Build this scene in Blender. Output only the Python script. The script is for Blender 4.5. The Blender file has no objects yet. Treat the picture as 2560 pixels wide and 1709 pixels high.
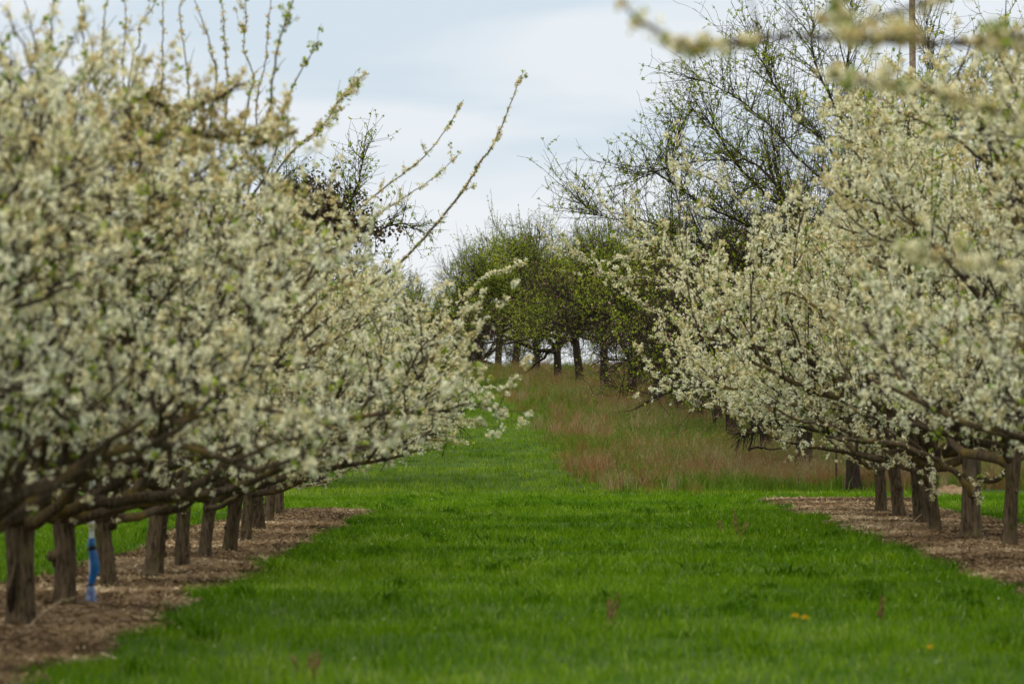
import bpy, math, random
import numpy as np
from mathutils import Vector
R = math.radians
scn = bpy.context.scene

# ------------------------------------------------------------------ camera
FP = 14200.0                       # focal length in pixels of the 2560 px wide photograph
cam_d = bpy.data.cameras.new('camera')
cam_d.sensor_width = 36.0
cam_d.lens = 36.0 * FP / 2560.0
cam_d.clip_start = 0.5
cam_d.clip_end = 9000
cam_d.dof.use_dof = True
cam_d.dof.focus_distance = 128.0
cam_d.dof.aperture_fstop = 4.7
cam = bpy.data.objects.new('camera', cam_d)
scn.collection.objects.link(cam)
cam.location = (0, 0, 1.7)
cam.rotation_euler = (R(90 + 0.744), 0, R(0.081))
scn.camera = cam

# ------------------------------------------------------------------ sky
SUN_EL, SUN_AZ = 52, 205           # degrees; azimuth clockwise from +Y
w = bpy.data.worlds.new('World'); scn.world = w; w.use_nodes = True
nt = w.node_tree; nt.nodes.clear()
def N(nt, typ, **kw):
    n = nt.nodes.new(typ)
    for k, v in kw.items():
        setattr(n, k, v)
    return n
L = nt.links.new
out = N(nt, 'ShaderNodeOutputWorld'); bg = N(nt, 'ShaderNodeBackground'); bg.inputs['Strength'].default_value = 0.1
sky = N(nt, 'ShaderNodeTexSky', sky_type='NISHITA', sun_disc=False, sun_elevation=R(SUN_EL), sun_rotation=R(SUN_AZ), dust_density=2.0, air_density=1.0)
tc = N(nt, 'ShaderNodeTexCoord'); mp = N(nt, 'ShaderNodeMapping'); mp.inputs['Scale'].default_value = (13.0, 13.0, 62.0)
mp.inputs['Location'].default_value = (0.65, 0.2, 0.17)
ns = N(nt, 'ShaderNodeTexNoise'); ns.inputs['Scale'].default_value = 1.0; ns.inputs['Detail'].default_value = 4.0; ns.inputs['Roughness'].default_value = 0.42
ns.inputs['Distortion'].default_value = 0.35
rp = N(nt, 'ShaderNodeValToRGB')
rp.color_ramp.elements[0].position = 0.37; rp.color_ramp.elements[0].color = (6.8, 7.85, 8.8, 1)
rp.color_ramp.elements[1].position = 0.55; rp.color_ramp.elements[1].color = (8.5, 9.0, 9.5, 1)
sx = N(nt, 'ShaderNodeSeparateXYZ')
hz = N(nt, 'ShaderNodeMapRange'); hz.inputs['From Min'].default_value = 0.026; hz.inputs['From Max'].default_value = 0.044
hz.inputs['To Min'].default_value = 0.85; hz.inputs['To Max'].default_value = 0.0
mh = N(nt, 'ShaderNodeMixRGB'); mh.inputs['Color2'].default_value = (9.3, 9.6, 9.9, 1)
mx = N(nt, 'ShaderNodeMixRGB'); mx.inputs['Fac'].default_value = 0.93
L(tc.outputs['Generated'], mp.inputs['Vector']); L(mp.outputs[0], ns.inputs['Vector']); L(ns.outputs['Fac'], rp.inputs['Fac'])
L(tc.outputs['Generated'], sx.inputs[0]); L(sx.outputs['Z'], hz.inputs['Value'])
L(hz.outputs[0], mh.inputs['Fac']); L(rp.outputs['Color'], mh.inputs['Color1'])
L(sky.outputs[0], mx.inputs['Color1']); L(mh.outputs[0], mx.inputs['Color2'])
zm = N(nt, 'ShaderNodeMapRange'); zm.inputs['From Min'].default_value = 0.10; zm.inputs['From Max'].default_value = 0.75
mz = N(nt, 'ShaderNodeMixRGB'); mz.inputs['Color2'].default_value = (16.0, 15.4, 14.0, 1)     # thin bright cloud overhead
L(sx.outputs['Z'], zm.inputs['Value']); L(zm.outputs[0], mz.inputs['Fac']); L(mx.outputs[0], mz.inputs['Color1'])
L(mz.outputs[0], bg.inputs['Color']); L(bg.outputs[0], out.inputs['Surface'])

# ------------------------------------------------------------------ sun behind thin cloud
sd = bpy.data.lights.new('sun', 'SUN'); sd.energy = 1.5; sd.angle = R(14); sd.color = (1.0, 0.95, 0.86)
so = bpy.data.objects.new('sun', sd); scn.collection.objects.link(so)
az, el = R(SUN_AZ), R(SUN_EL)
sdir = Vector((math.sin(az) * math.cos(el), math.cos(az) * math.cos(el), math.sin(el)))
so.rotation_euler = sdir.to_track_quat('Z', 'Y').to_euler()
so.location = (0, 0, 60)

scn.view_settings.view_transform = 'Standard'
scn.view_settings.look = 'None'
scn.view_settings.gamma = 1.0
scn.view_settings.exposure = 0.0
scn.view_settings.use_curve_mapping = False
try:
    scn.cycles.use_denoising = True
    scn.cycles.denoiser = 'OPENIMAGEDENOISE'
    scn.cycles.max_bounces = 6; scn.cycles.diffuse_bounces = 4; scn.cycles.glossy_bounces = 2
    scn.cycles.transmission_bounces = 4; scn.cycles.use_fast_gi = False
    scn.cycles.filter_width = 1.5
except Exception:
    pass

# ------------------------------------------------------------------ helpers
C = scn.collection
rng = np.random.default_rng(11)

def W(px, py, d):
    """point seen at pixel (px, py) of the 2560 px photograph at distance d"""
    return np.array([(px - 1300.0) * d / FP, d, 1.7 + (1039.0 - py) * d / FP])
def WX(px, d): return (px - 1300.0) * d / FP

_lat = np.random.default_rng(5).random((256, 256))
def vnoise(x, y, s=1.0, seed=0):
    x = np.asarray(x, float) / s + seed * 17.31; y = np.asarray(y, float) / s + seed * 9.17
    xi = np.floor(x).astype(int); yi = np.floor(y).astype(int)
    fx = x - xi; fy = y - yi; fx = fx * fx * (3 - 2 * fx); fy = fy * fy * (3 - 2 * fy)
    a = _lat[xi % 256, yi % 256]; b = _lat[(xi + 1) % 256, yi % 256]
    c = _lat[xi % 256, (yi + 1) % 256]; d = _lat[(xi + 1) % 256, (yi + 1) % 256]
    return (a * (1 - fx) + b * fx) * (1 - fy) + (c * (1 - fx) + d * fx) * fy

def H(x, y):
    x = np.asarray(x, float); y = np.asarray(y, float)
    s = np.clip((y - 119.0) / 88.0, 0, None)
    hill = np.where(s < 0.12, s * s / 0.24, s - 0.06) * 3.62
    over = np.clip(y - 203.0, 0, None)
    top = 3.40 + 0.10 * np.tanh(over / 10) - 0.0045 * over ** 2
    hill = np.where(y > 203.0, np.maximum(top, -6.0), hill)
    side = np.clip((x - 3.0) / 2.0, 0, 1) * np.clip((y - 45) / 20, 0, 1) * np.clip((125 - y) / 15, 0, 1) * 0.07
    bump = (vnoise(x, y, 3.1, 1) - 0.5) * 0.07 + (vnoise(x, y, 0.9, 2) - 0.5) * 0.03
    return hill + side + bump * np.clip((600 - y) / 300, 0, 1)

def mesh_np(name, verts, quads=None, tris=None, attrs=None, smooth=False):
    me = bpy.data.meshes.new(name)
    verts = np.asarray(verts, np.float32).reshape(-1, 3)
    quads = np.zeros((0, 4), np.int32) if quads is None else np.asarray(quads, np.int32).reshape(-1, 4)
    tris = np.zeros((0, 3), np.int32) if tris is None else np.asarray(tris, np.int32).reshape(-1, 3)
    me.vertices.add(len(verts)); me.vertices.foreach_set('co', verts.ravel())
    nl = quads.size + tris.size
    me.loops.add(nl); me.loops.foreach_set('vertex_index', np.concatenate([quads.ravel(), tris.ravel()]))
    npoly = len(quads) + len(tris)
    me.polygons.add(npoly)
    starts = np.concatenate([np.arange(len(quads)) * 4, quads.size + np.arange(len(tris)) * 3]).astype(np.int32)
    me.polygons.foreach_set('loop_start', starts)
    try:
        tot = np.concatenate([np.full(len(quads), 4), np.full(len(tris), 3)]).astype(np.int32)
        me.polygons.foreach_set('loop_total', tot)
    except Exception:
        pass
    me.update(calc_edges=True)
    me.polygons.foreach_set('use_smooth', np.full(npoly, smooth, dtype=bool))
    for k, v in (attrs or {}).items():
        a = me.attributes.new(k, 'FLOAT', 'FACE'); a.data.foreach_set('value', np.asarray(v, np.float32))
    return me

def link(name, me, mat=None, parent=None, **tags):
    o = bpy.data.objects.new(name, me); C.objects.link(o)
    if mat is not None and me is not None and len(me.materials) == 0:
        me.materials.append(mat)
    if parent is not None: o.parent = parent
    for k, v in tags.items(): o[k] = v
    return o

def thing(name, label, cat, loc=(0, 0, 0), rz=0.0, sc=1.0, group=None):
    o = bpy.data.objects.new(name, None); C.objects.link(o)
    o.location = loc; o.rotation_euler = (0, 0, rz)
    o.scale = (sc, sc, sc) if np.isscalar(sc) else sc
    o.empty_display_size = 0.3
    o['label'] = label; o['category'] = cat
    if group: o['group'] = group
    return o

def unit(v): return v / np.maximum(np.linalg.norm(v, axis=-1, keepdims=True), 1e-9)

def tubes(P, Rr, sides, ridge=0.0):
    n, k, _ = P.shape
    T = unit(np.gradient(P, axis=1))
    ref = np.where(np.abs(T[:, :1, 2:3]) > 0.8, np.array([1.0, 0, 0]), np.array([0, 0, 1.0]))
    U = unit(np.cross(T, np.broadcast_to(ref, T.shape))); V = np.cross(T, U)
    a = np.arange(sides) / sides * 2 * math.pi
    ca = np.cos(a)[None, None, :, None]; sa = np.sin(a)[None, None, :, None]
    rad = Rr[:, :, None, None] * np.ones((1, 1, sides, 1))
    if ridge > 0:
        rr = np.random.default_rng(3).normal(0, 1, (n, k, sides, 1))
        rr = rr * 0.4 + np.random.default_rng(4).normal(0, 1, (n, 1, sides, 1)) * 0.6
        rad = rad * (1 + ridge * rr)
    Vt = P[:, :, None, :] + rad * (ca * U[:, :, None, :] + sa * V[:, :, None, :])
    idx = np.arange(n * k * sides).reshape(n, k, sides)
    nx = np.roll(idx, -1, axis=2)
    q = np.stack([idx[:, :-1], nx[:, :-1], nx[:, 1:], idx[:, 1:]], axis=-1).reshape(-1, 4)
    return Vt.reshape(-1, 3), q

def join(parts):
    vs, qs, off = [], [], 0
    for v, q in parts:
        vs.append(v); qs.append(q + off); off += len(v)
    return np.concatenate(vs), np.concatenate(qs)

# ------------------------------------------------------------------ materials
def mat_new(name):
    m = bpy.data.materials.new(name); m.use_nodes = True
    t = m.node_tree; t.nodes.clear()
    o = N(t, 'ShaderNodeOutputMaterial')
    return m, t, o

def ramp(t, fac, stops, interp='LINEAR'):
    r = N(t, 'ShaderNodeValToRGB'); cr = r.color_ramp; cr.interpolation = interp
    while len(cr.elements) > 1: cr.elements.remove(cr.elements[-1])
    cr.elements[0].position = stops[0][0]; cr.elements[0].color = (*stops[0][1], 1)
    for p, c in stops[1:]:
        e = cr.elements.new(p); e.color = (*c, 1)
    t.links.new(fac, r.inputs['Fac'])
    return r.outputs['Color']

def leafy(name, stops, transl=0.35, attr='rnd', rough=0.6, spec=0.15):
    """thin petals, leaves and blades: diffuse, some light through, colour varying per clump"""
    m, t, o = mat_new(name)
    a = N(t, 'ShaderNodeAttribute', attribute_name=attr)
    g = N(t, 'ShaderNodeNewGeometry')
    ad = N(t, 'ShaderNodeMath', operation='MULTIPLY_ADD'); ad.inputs[1].default_value = 0.22
    t.links.new(g.outputs['Random Per Island'], ad.inputs[0])
    sb = N(t, 'ShaderNodeMath', operation='SUBTRACT'); sb.inputs[1].default_value = 0.11
    t.links.new(a.outputs['Fac'], sb.inputs[0]); t.links.new(sb.outputs[0], ad.inputs[2])
    col = ramp(t, ad.outputs[0], stops)
    p = N(t, 'ShaderNodeBsdfPrincipled'); p.inputs['Roughness'].default_value = rough
    p.inputs['Specular IOR Level'].default_value = spec
    tr = N(t, 'ShaderNodeBsdfTranslucent'); mxs = N(t, 'ShaderNodeMixShader'); mxs.inputs[0].default_value = transl
    t.links.new(col, p.inputs['Base Color']); t.links.new(col, tr.inputs['Color'])
    t.links.new(p.outputs[0], mxs.inputs[1]); t.links.new(tr.outputs[0], mxs.inputs[2])
    t.links.new(mxs.outputs[0], o.inputs['Surface'])
    return m

def bark(name, dark, light, lichen, lich_amt=0.5, scale=14.0):
    m, t, o = mat_new(name)
    tcn = N(t, 'ShaderNodeTexCoord'); mpn = N(t, 'ShaderNodeMapping'); mpn.inputs['Scale'].default_value = (1, 1, 0.22)
    n1 = N(t, 'ShaderNodeTexNoise'); n1.inputs['Scale'].default_value = scale * 2.2; n1.inputs['Detail'].default_value = 7; n1.inputs['Roughness'].default_value = 0.65
    n2 = N(t, 'ShaderNodeTexNoise'); n2.inputs['Scale'].default_value = 4.0; n2.inputs['Detail'].default_value = 5
    t.links.new(tcn.outputs['Object'], mpn.inputs[0]); t.links.new(mpn.outputs[0], n1.inputs['Vector'])
    t.links.new(tcn.outputs['Object'], n2.inputs['Vector'])
    col = ramp(t, n1.outputs['Fac'], [(0.36, dark), (0.5, tuple((a + b) / 2 for a, b in zip(dark, light))), (0.66, light)])
    lm = N(t, 'ShaderNodeMapRange'); lm.inputs['From Min'].default_value = 0.50; lm.inputs['From Max'].default_value = 0.66
    lm.inputs['To Max'].default_value = lich_amt
    t.links.new(n2.outputs['Fac'], lm.inputs['Value'])
    mxn = N(t, 'ShaderNodeMixRGB'); mxn.inputs['Color2'].default_value = (*lichen, 1)
    t.links.new(lm.outputs[0], mxn.inputs['Fac']); t.links.new(col, mxn.inputs['Color1'])
    p = N(t, 'ShaderNodeBsdfPrincipled'); p.inputs['Roughness'].default_value = 0.9; p.inputs['Specular IOR Level'].default_value = 0.1
    bp = N(t, 'ShaderNodeBump'); bp.inputs['Strength'].default_value = 0.9; bp.inputs['Distance'].default_value = 0.03
    t.links.new(n1.outputs['Fac'], bp.inputs['Height']); t.links.new(bp.outputs[0], p.inputs['Normal'])
    t.links.new(mxn.outputs[0], p.inputs['Base Color']); t.links.new(p.outputs[0], o.inputs['Surface'])
    return m

def plain(name, c1, c2, scale=20.0, rough=0.7, spec=0.3):
    m, t, o = mat_new(name)
    tcn = N(t, 'ShaderNodeTexCoord'); n1 = N(t, 'ShaderNodeTexNoise'); n1.inputs['Scale'].default_value = scale; n1.inputs['Detail'].default_value = 5
    t.links.new(tcn.outputs['Object'], n1.inputs['Vector'])
    col = ramp(t, n1.outputs['Fac'], [(0.35, c1), (0.65, c2)])
    p = N(t, 'ShaderNodeBsdfPrincipled'); p.inputs['Roughness'].default_value = rough; p.inputs['Specular IOR Level'].default_value = spec
    t.links.new(col, p.inputs['Base Color']); t.links.new(p.outputs[0], o.inputs['Surface'])
    return m

M_trunk = bark('plum_bark', (0.026, 0.019, 0.011), (0.140, 0.104, 0.066), (0.115, 0.105, 0.035), 0.6)
M_limb = bark('plum_limb_bark', (0.030, 0.022, 0.014), (0.135, 0.102, 0.068), (0.17, 0.12, 0.026), 0.7, 22)
M_twig = plain('twig_bark', (0.018, 0.013, 0.011), (0.050, 0.038, 0.032), 30, 0.85, 0.1)
M_abark = bark('apple_bark', (0.014, 0.011, 0.008), (0.062, 0.048, 0.034), (0.055, 0.045, 0.014), 0.4)
M_atwig = plain('apple_twig_bark', (0.014, 0.010, 0.009), (0.045, 0.033, 0.027), 25, 0.85, 0.1)
M_blossom = leafy('plum_petals', [(0.0, (0.74, 0.76, 0.59)), (0.35, (0.78, 0.74, 0.48)), (0.60, (0.60, 0.51, 0.23)),
                                  (0.82, (0.50, 0.34, 0.14)), (0.93, (0.26, 0.32, 0.05)), (1.0, (0.20, 0.30, 0.03))], 0.16)
M_leaf = leafy('young_leaves', [(0.0, (0.11, 0.19, 0.012)), (0.5, (0.21, 0.31, 0.02)), (1.0, (0.36, 0.43, 0.05))], 0.35)
M_aleaf = leafy('apple_leaves', [(0.0, (0.12, 0.17, 0.012)), (0.5, (0.28, 0.36, 0.02)), (1.0, (0.50, 0.54, 0.06))], 0.35)
M_pink = leafy('apple_buds', [(0.0, (0.40, 0.13, 0.17)), (0.5, (0.55, 0.28, 0.30)), (1.0, (0.6, 0.45, 0.42))], 0.25)
M_grass = leafy('grass_blades', [(0.0, (0.032, 0.085, 0.001)), (0.35, (0.068, 0.165, 0.001)), (0.62, (0.120, 0.235, 0.001)),
                                 (0.86, (0.19, 0.31, 0.008)), (1.0, (0.32, 0.40, 0.12))], 0.30, spec=0.06, rough=0.6)
M_hgrass = leafy('slope_grass_blades', [(0.0, (0.036, 0.092, 0.002)), (0.4, (0.115, 0.215, 0.004)), (0.7, (0.20, 0.31, 0.014)),
                                 (1.0, (0.32, 0.40, 0.06))], 0.30, spec=0.06)
M_tall = leafy('dry_and_green_stalks', [(0.0, (0.050, 0.115, 0.005)), (0.30, (0.14, 0.23, 0.014)), (0.42, (0.20, 0.22, 0.045)),
                                        (0.52, (0.20, 0.078, 0.028)), (0.70, (0.29, 0.135, 0.055)), (0.84, (0.30, 0.21, 0.10)), (1.0, (0.38, 0.30, 0.17))], 0.25)
M_mulch = leafy('dry_litter', [(0.0, (0.050, 0.032, 0.015)), (0.35, (0.15, 0.098, 0.048)), (0.7, (0.31, 0.22, 0.12)), (1.0, (0.58, 0.48, 0.31))], 0.1)

def ground_mat():
    m, t, o = mat_new('turf_soil')
    tcn = N(t, 'ShaderNodeTexCoord')
    n1 = N(t, 'ShaderNodeTexNoise'); n1.inputs['Scale'].default_value = 1.2; n1.inputs['Detail'].default_value = 8
    n2 = N(t, 'ShaderNodeTexNoise'); n2.inputs['Scale'].default_value = 9.0; n2.inputs['Detail'].default_value = 6
    t.links.new(tcn.outputs['Object'], n1.inputs['Vector']); t.links.new(tcn.outputs['Object'], n2.inputs['Vector'])
    c1 = ramp(t, n1.outputs['Fac'], [(0.35, (0.018, 0.055, 0.005)), (0.65, (0.045, 0.105, 0.010))])
    c2 = ramp(t, n2.outputs['Fac'], [(0.40, (0.05, 0.035, 0.015)), (0.6, (0.05, 0.12, 0.012))])
    mxn = N(t, 'ShaderNodeMixRGB'); mxn.inputs['Fac'].default_value = 0.4
    t.links.new(c1, mxn.inputs['Color1']); t.links.new(c2, mxn.inputs['Color2'])
    p = N(t, 'ShaderNodeBsdfPrincipled'); p.inputs['Roughness'].default_value = 0.95; p.inputs['Specular IOR Level'].default_value = 0.1
    t.links.new(mxn.outputs[0], p.inputs['Base Color']); t.links.new(p.outputs[0], o.inputs['Surface'])
    return m
def soil_mat():
    m, t, o = mat_new('bare_soil')
    tcn = N(t, 'ShaderNodeTexCoord')
    n1 = N(t, 'ShaderNodeTexNoise'); n1.inputs['Scale'].default_value = 16; n1.inputs['Detail'].default_value = 9; n1.inputs['Roughness'].default_value = 0.7
    n2 = N(t, 'ShaderNodeTexNoise'); n2.inputs['Scale'].default_value = 1.1; n2.inputs['Detail'].default_value = 5
    t.links.new(tcn.outputs['Object'], n1.inputs['Vector']); t.links.new(tcn.outputs['Object'], n2.inputs['Vector'])
    c1 = ramp(t, n1.outputs['Fac'], [(0.32, (0.050, 0.031, 0.016)), (0.5, (0.18, 0.115, 0.062)), (0.70, (0.36, 0.26, 0.16))])
    c2 = ramp(t, n2.outputs['Fac'], [(0.38, (0.12, 0.068, 0.030)), (0.64, (0.34, 0.25, 0.155))])
    mxn = N(t, 'ShaderNodeMixRGB'); mxn.inputs['Fac'].default_value = 0.45
    t.links.new(c1, mxn.inputs['Color1']); t.links.new(c2, mxn.inputs['Color2'])
    p = N(t, 'ShaderNodeBsdfPrincipled'); p.inputs['Roughness'].default_value = 0.95; p.inputs['Specular IOR Level'].default_value = 0.1
    bp = N(t, 'ShaderNodeBump'); bp.inputs['Strength'].default_value = 1.0; bp.inputs['Distance'].default_value = 0.05
    t.links.new(n1.outputs['Fac'], bp.inputs['Height']); t.links.new(bp.outputs[0], p.inputs['Normal'])
    t.links.new(mxn.outputs[0], p.inputs['Base Color']); t.links.new(p.outputs[0], o.inputs['Surface'])
    return m
M_ground = ground_mat(); M_soil = soil_mat()

# ------------------------------------------------------------------ ground
def grid(xs, ys, zf):
    X, Y = np.meshgrid(xs, ys, indexing='ij'); Z = zf(X, Y)
    v = np.stack([X, Y, Z], -1).reshape(-1, 3)
    i = np.arange(X.size).reshape(X.shape)
    q = np.stack([i[:-1, :-1], i[1:, :-1], i[1:, 1:], i[:-1, 1:]], -1).reshape(-1, 4)
    return v, q
xs = np.concatenate([[-3000, -900, -300, -120, -60], np.arange(-30, 30.1, 0.5), [60, 120, 300, 900, 3000]])
ys = np.concatenate([[-400, -100, -20, 0, 15], np.arange(25, 250.1, 0.75), [280, 340, 500, 900, 2000, 6000]])
v, q = grid(xs, ys, H)
link('ground', mesh_np('ground', v, q, smooth=True), M_ground, kind='structure')

# bare strips under the two rows (hw = half width)
STRIPS = [(-3.95, 1.02, 20.0, 99.5), (6.05, 1.28, 20.0, 111.0)]
def strip_in(x, y):
    """>0 inside a strip (metres to its ragged edge)"""
    best = np.full(np.shape(x), -9.0)
    for cx, hw, y0, y1 in STRIPS:
        e = hw + (vnoise(x, y, 2.4, 7) - 0.5) * 0.34 + (vnoise(x, y, 0.6, 8) - 0.5) * 0.20 + (vnoise(x, y, 0.2, 18) - 0.5) * 0.16 - np.abs(x - cx - (y - 65) * 0.006 * (cx < 0))
        f = (y1 - y) * 0.35 + (vnoise(x, y, 0.9, 9) - 0.5) * 1.0
        best = np.maximum(best, np.minimum(e, f))
    return best
for i, (cx, hw, y0, y1) in enumerate(STRIPS):
    gx = np.arange(cx - hw - 0.7, cx + hw + 0.71, 0.07); gy = np.arange(y0, y1 + 2.5, 0.16)
    def zf(X, Y):
        e = np.clip(strip_in(X, Y) / 0.22, -1, 1)
        clod = (vnoise(X, Y, 0.35, 12) - 0.3) * 0.055 + (vnoise(X, Y, 0.13, 13) - 0.5) * 0.035
        return H(X, Y) + np.where(e > 0, 0.012 * e + 0.004 + np.clip(clod, -0.004, None) * e, 0.07 * e)
    v, q = grid(gx, gy, zf)
    link('soil_strip', mesh_np('soil_strip', v, q, smooth=True), M_soil, kind='structure')

# ------------------------------------------------------------------ blades
def blades(name, X, Y, hgt, wid, lean, rnd, mat, label, zoff=None, curve=0.5, seed=1):
    r = np.random.default_rng(seed); n = len(X)
    Z = H(X, Y) - 0.01 if zoff is None else H(X, Y) + zoff
    a = r.random(n) * 2 * math.pi
    side = np.stack([np.cos(a), np.sin(a), np.zeros(n)], -1) * (wid / 2)[:, None]
    b = r.random(n) * 2 * math.pi
    ld = np.stack([np.cos(b), np.sin(b), np.zeros(n)], -1) * (lean * hgt)[:, None]
    B = np.stack([X, Y, Z], -1); up = np.zeros((n, 3)); up[:, 2] = hgt
    m = B + up * 0.55 + ld * curve * 0.45; tp = B + up * (1 - 0.15 * lean[:, None]) + ld
    V = np.stack([B - side, B + side, m + side * 0.75, m - side * 0.75, tp], 1).reshape(-1, 3)
    i = np.arange(n) * 5
    q = np.stack([i, i + 1, i + 2, i + 3], -1); t = np.stack([i + 3, i + 2, i + 4], -1)
    me = mesh_np(name, V, q, t, {'rnd': np.concatenate([rnd, rnd])})
    return link(name, me, mat, None, kind='stuff', label=label, category='grass')

def scatter(y0, y1, dens, mL=1.5, mR=1.5, xmin=-99, xmax=99, seed=3):
    """random ground points, thick enough, across the width the place needs"""
    r = np.random.default_rng(seed); Xs, Ys = [], []
    for ya in np.arange(y0, y1, 2.0):
        yb = ya + 2.0; d = yb
        xa = max((-40 - 1300) * d / FP - mL, xmin); xb = min((2600 - 1300) * d / FP + mR, xmax)
        n = int((xb - xa) * 2.0 * (dens(ya) if callable(dens) else dens))
        Xs.append(r.uniform(xa, xb, n)); Ys.append(r.uniform(ya, yb, n))
    return np.concatenate(Xs), np.concatenate(Ys)

def tall_edge(y):
    return np.interp(y, [124.5, 126, 130, 137, 150, 165, 180, 195, 206, 215], [9.5, 2.1, 1.65, 1.55, 1.05, 0.55, -0.3, -1.6, -3.0, -5.0])

# mown aisle
X, Y = scatter(33, 121, lambda y: 300 if y < 60 else 210)
s = strip_in(X, Y); r = np.random.default_rng(21)
keep = (s < 0.0) | ((vnoise(X, Y, 1.0, 30) > 0.66 - 0.10 * (Y > 92)) & (r.random(len(X)) < 0.40)) | ((s < 0.25) & (r.random(len(X)) < 0.12))
# worn cross track
trk = np.exp(-((Y - 119.5 + (vnoise(X, Y, 6, 33) - .5) * 2) / 1.0) ** 2)
keep &= r.random(len(X)) > trk * 0.45
X, Y, s, trk = X[keep], Y[keep], s[keep], trk[keep]
cl = vnoise(X, Y, 1.1, 31) * 0.35 + vnoise(X, Y, 0.22, 32) * 0.65
big = vnoise(X, Y, 7.0, 36)
hgt = (0.050 + 0.16 * cl ** 1.8) * (0.75 + 0.5 * r.random(len(X))) * np.where(s > -0.25, 0.85, 1) * (1 - 0.55 * trk)
hgt = np.where(s > 0, hgt * 0.4, hgt)
edge = np.clip(1 + s / 0.5, 0, 1) * (s < 0)
rn = 0.46 + 0.28 * (big - 0.5) + 0.40 * (vnoise(X, Y, 1.6, 37) - 0.5) + 0.55 * (vnoise(X, Y, 0.30, 34) - 0.5) + 0.50 * (r.random(len(X)) - 0.5) - 0.16 * edge
rn = np.where(r.random(len(X)) < 0.04, 0.95, rn)
wid = np.where(Y < 60, 0.007, 0.0095) * (0.7 + 0.6 * r.random(len(X)))
blades('grass', X, Y, hgt, wid, 0.25 + 0.6 * r.random(len(X)), rn, M_grass, 'mown green grass covering the aisle between the blossom rows', seed=5)

# clumps of dark broad weeds and tussocks in the lawn, white fallen petals near the rows
r = np.random.default_rng(77); n = 520
cx_ = r.uniform(-3.2, 5.2, n) ; cy_ = 34 + 84 * r.random(n) ** 0.8
X = np.repeat(cx_, 30) + r.normal(0, 0.10, n * 30); Y = np.repeat(cy_, 30) + r.normal(0, 0.10, n * 30)
k_ = strip_in(X, Y) < -0.05; ch = np.repeat(r.uniform(0.06, 0.20, n), 30)[k_]; cr_ = np.repeat(r.random(n), 30)[k_]; X, Y = X[k_], Y[k_]; n = len(X)
blades('weeds', X, Y, ch * (0.6 + 0.6 * r.random(n)), 0.012 + 0.03 * (cr_ < 0.35) * r.random(n), 0.5 + 0.7 * r.random(n), np.where(cr_ < 0.5, 0.02, 0.30) + 0.2 * r.random(n), M_grass,
       'dark tussocks and broad leaved weeds dotted through the mown aisle', seed=15)
n = 450; Y = 36 + 84 * r.random(n); sgn = r.random(n) < 0.5
X = np.where(sgn, -3.4 + np.abs(r.normal(0, 1.5, n)), 5.2 - np.abs(r.normal(0, 1.5, n))); c_ = np.stack([X, Y, H(X, Y) + 0.05 + 0.08 * r.random(n)], -1)
u_ = unit(r.normal(0, 1, (n, 3))) * 0.007; v_ = unit(r.normal(0, 1, (n, 3))) * 0.007
link('fallen_petals', mesh_np('fallen_petals', np.stack([c_ - u_, c_ - v_, c_ + u_, c_ + v_], 1).reshape(-1, 3), np.arange(4 * n).reshape(-1, 4), None, {'rnd': r.random(n) * 0.3}), M_blossom, None, kind='stuff',
     label='small white petals fallen into the grass beside the rows', category='petals')

# slope beyond the track
X, Y = scatter(121, 214, 125, xmin=-9, xmax=15, seed=8); r = np.random.default_rng(22)
keep = (X < tall_edge(Y) + 0.8 * (vnoise(X, Y, 1.5, 40) - 0.2))
X, Y = X[keep], Y[keep]
cl = vnoise(X, Y, 1.4, 41) * 0.5 + vnoise(X, Y, 0.5, 42) * 0.5
hgt = (0.05 + 0.13 * cl ** 1.5) * (0.75 + 0.5 * r.random(len(X))) * (1 + 1.4 * np.clip((Y - 185) / 20, 0, 1))
rn = 0.50 + 0.35 * (vnoise(X, Y, 3.0, 43) - 0.5) + 0.75 * (vnoise(X, Y, 0.4, 44) - 0.5) + 0.5 * (r.random(len(X)) - 0.5)
rn = rn - 0.25 * np.clip((Y - 180) / 25, 0, 1)
blades('grass', X, Y, hgt, 0.013 * (0.7 + 0.6 * r.random(len(X))), 0.25 + 0.5 * r.random(len(X)), rn, M_hgrass,
       'short light green grass on the rising slope beyond the cross track', seed=6)

# rank grass and red-brown stalks under the old apple row
X, Y = scatter(124, 226, 150, xmin=-14, xmax=17, seed=9); r = np.random.default_rng(23)
e = X - tall_edge(Y) + (vnoise(X, Y, 1.6, 50) - 0.5) * 2.0
keep = (e > 0) & ((e > 1.2) | (r.random(len(X)) < 0.45))
X, Y, e = X[keep], Y[keep], e[keep]
n = len(X); stalk = r.random(n) < 0.04 + (0.26 + 0.22 * np.clip(e / 4, 0, 1)) * np.clip((0.6 * vnoise(X, Y, 3.0, 55) + 0.4 * vnoise(X, Y, 0.9, 56) - 0.42) / 0.16, 0, 1)
pz = vnoise(X, Y, 2.6, 51); pz2 = vnoise(X, Y, 1.1, 52)
hgt = np.where(stalk, 0.26 + 0.44 * r.random(n), 0.22 + 0.36 * r.random(n)) * (0.50 + 0.8 * pz2) * (1 - 0.4 * np.clip((Y - 185) / 20, 0, 1)) * np.clip(0.5 + e * 0.4, 0.5, 1)
red = 0.55 + 0.17 * r.random(n); tan = 0.74 + 0.26 * r.random(n); grn = 0.02 + 0.32 * r.random(n)
rn = np.where(stalk, np.where(pz + 0.25 * (r.random(n) - .5) > 0.46, red, tan), np.where(pz2 + 0.5 * (r.random(n) - .5) > 0.86, tan, grn))
wid = np.where(stalk, 0.0055, 0.014) * (0.7 + 0.6 * r.random(n))
hgt = hgt * (0.7 + 0.7 * vnoise(X, Y, 0.45, 57))
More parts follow.
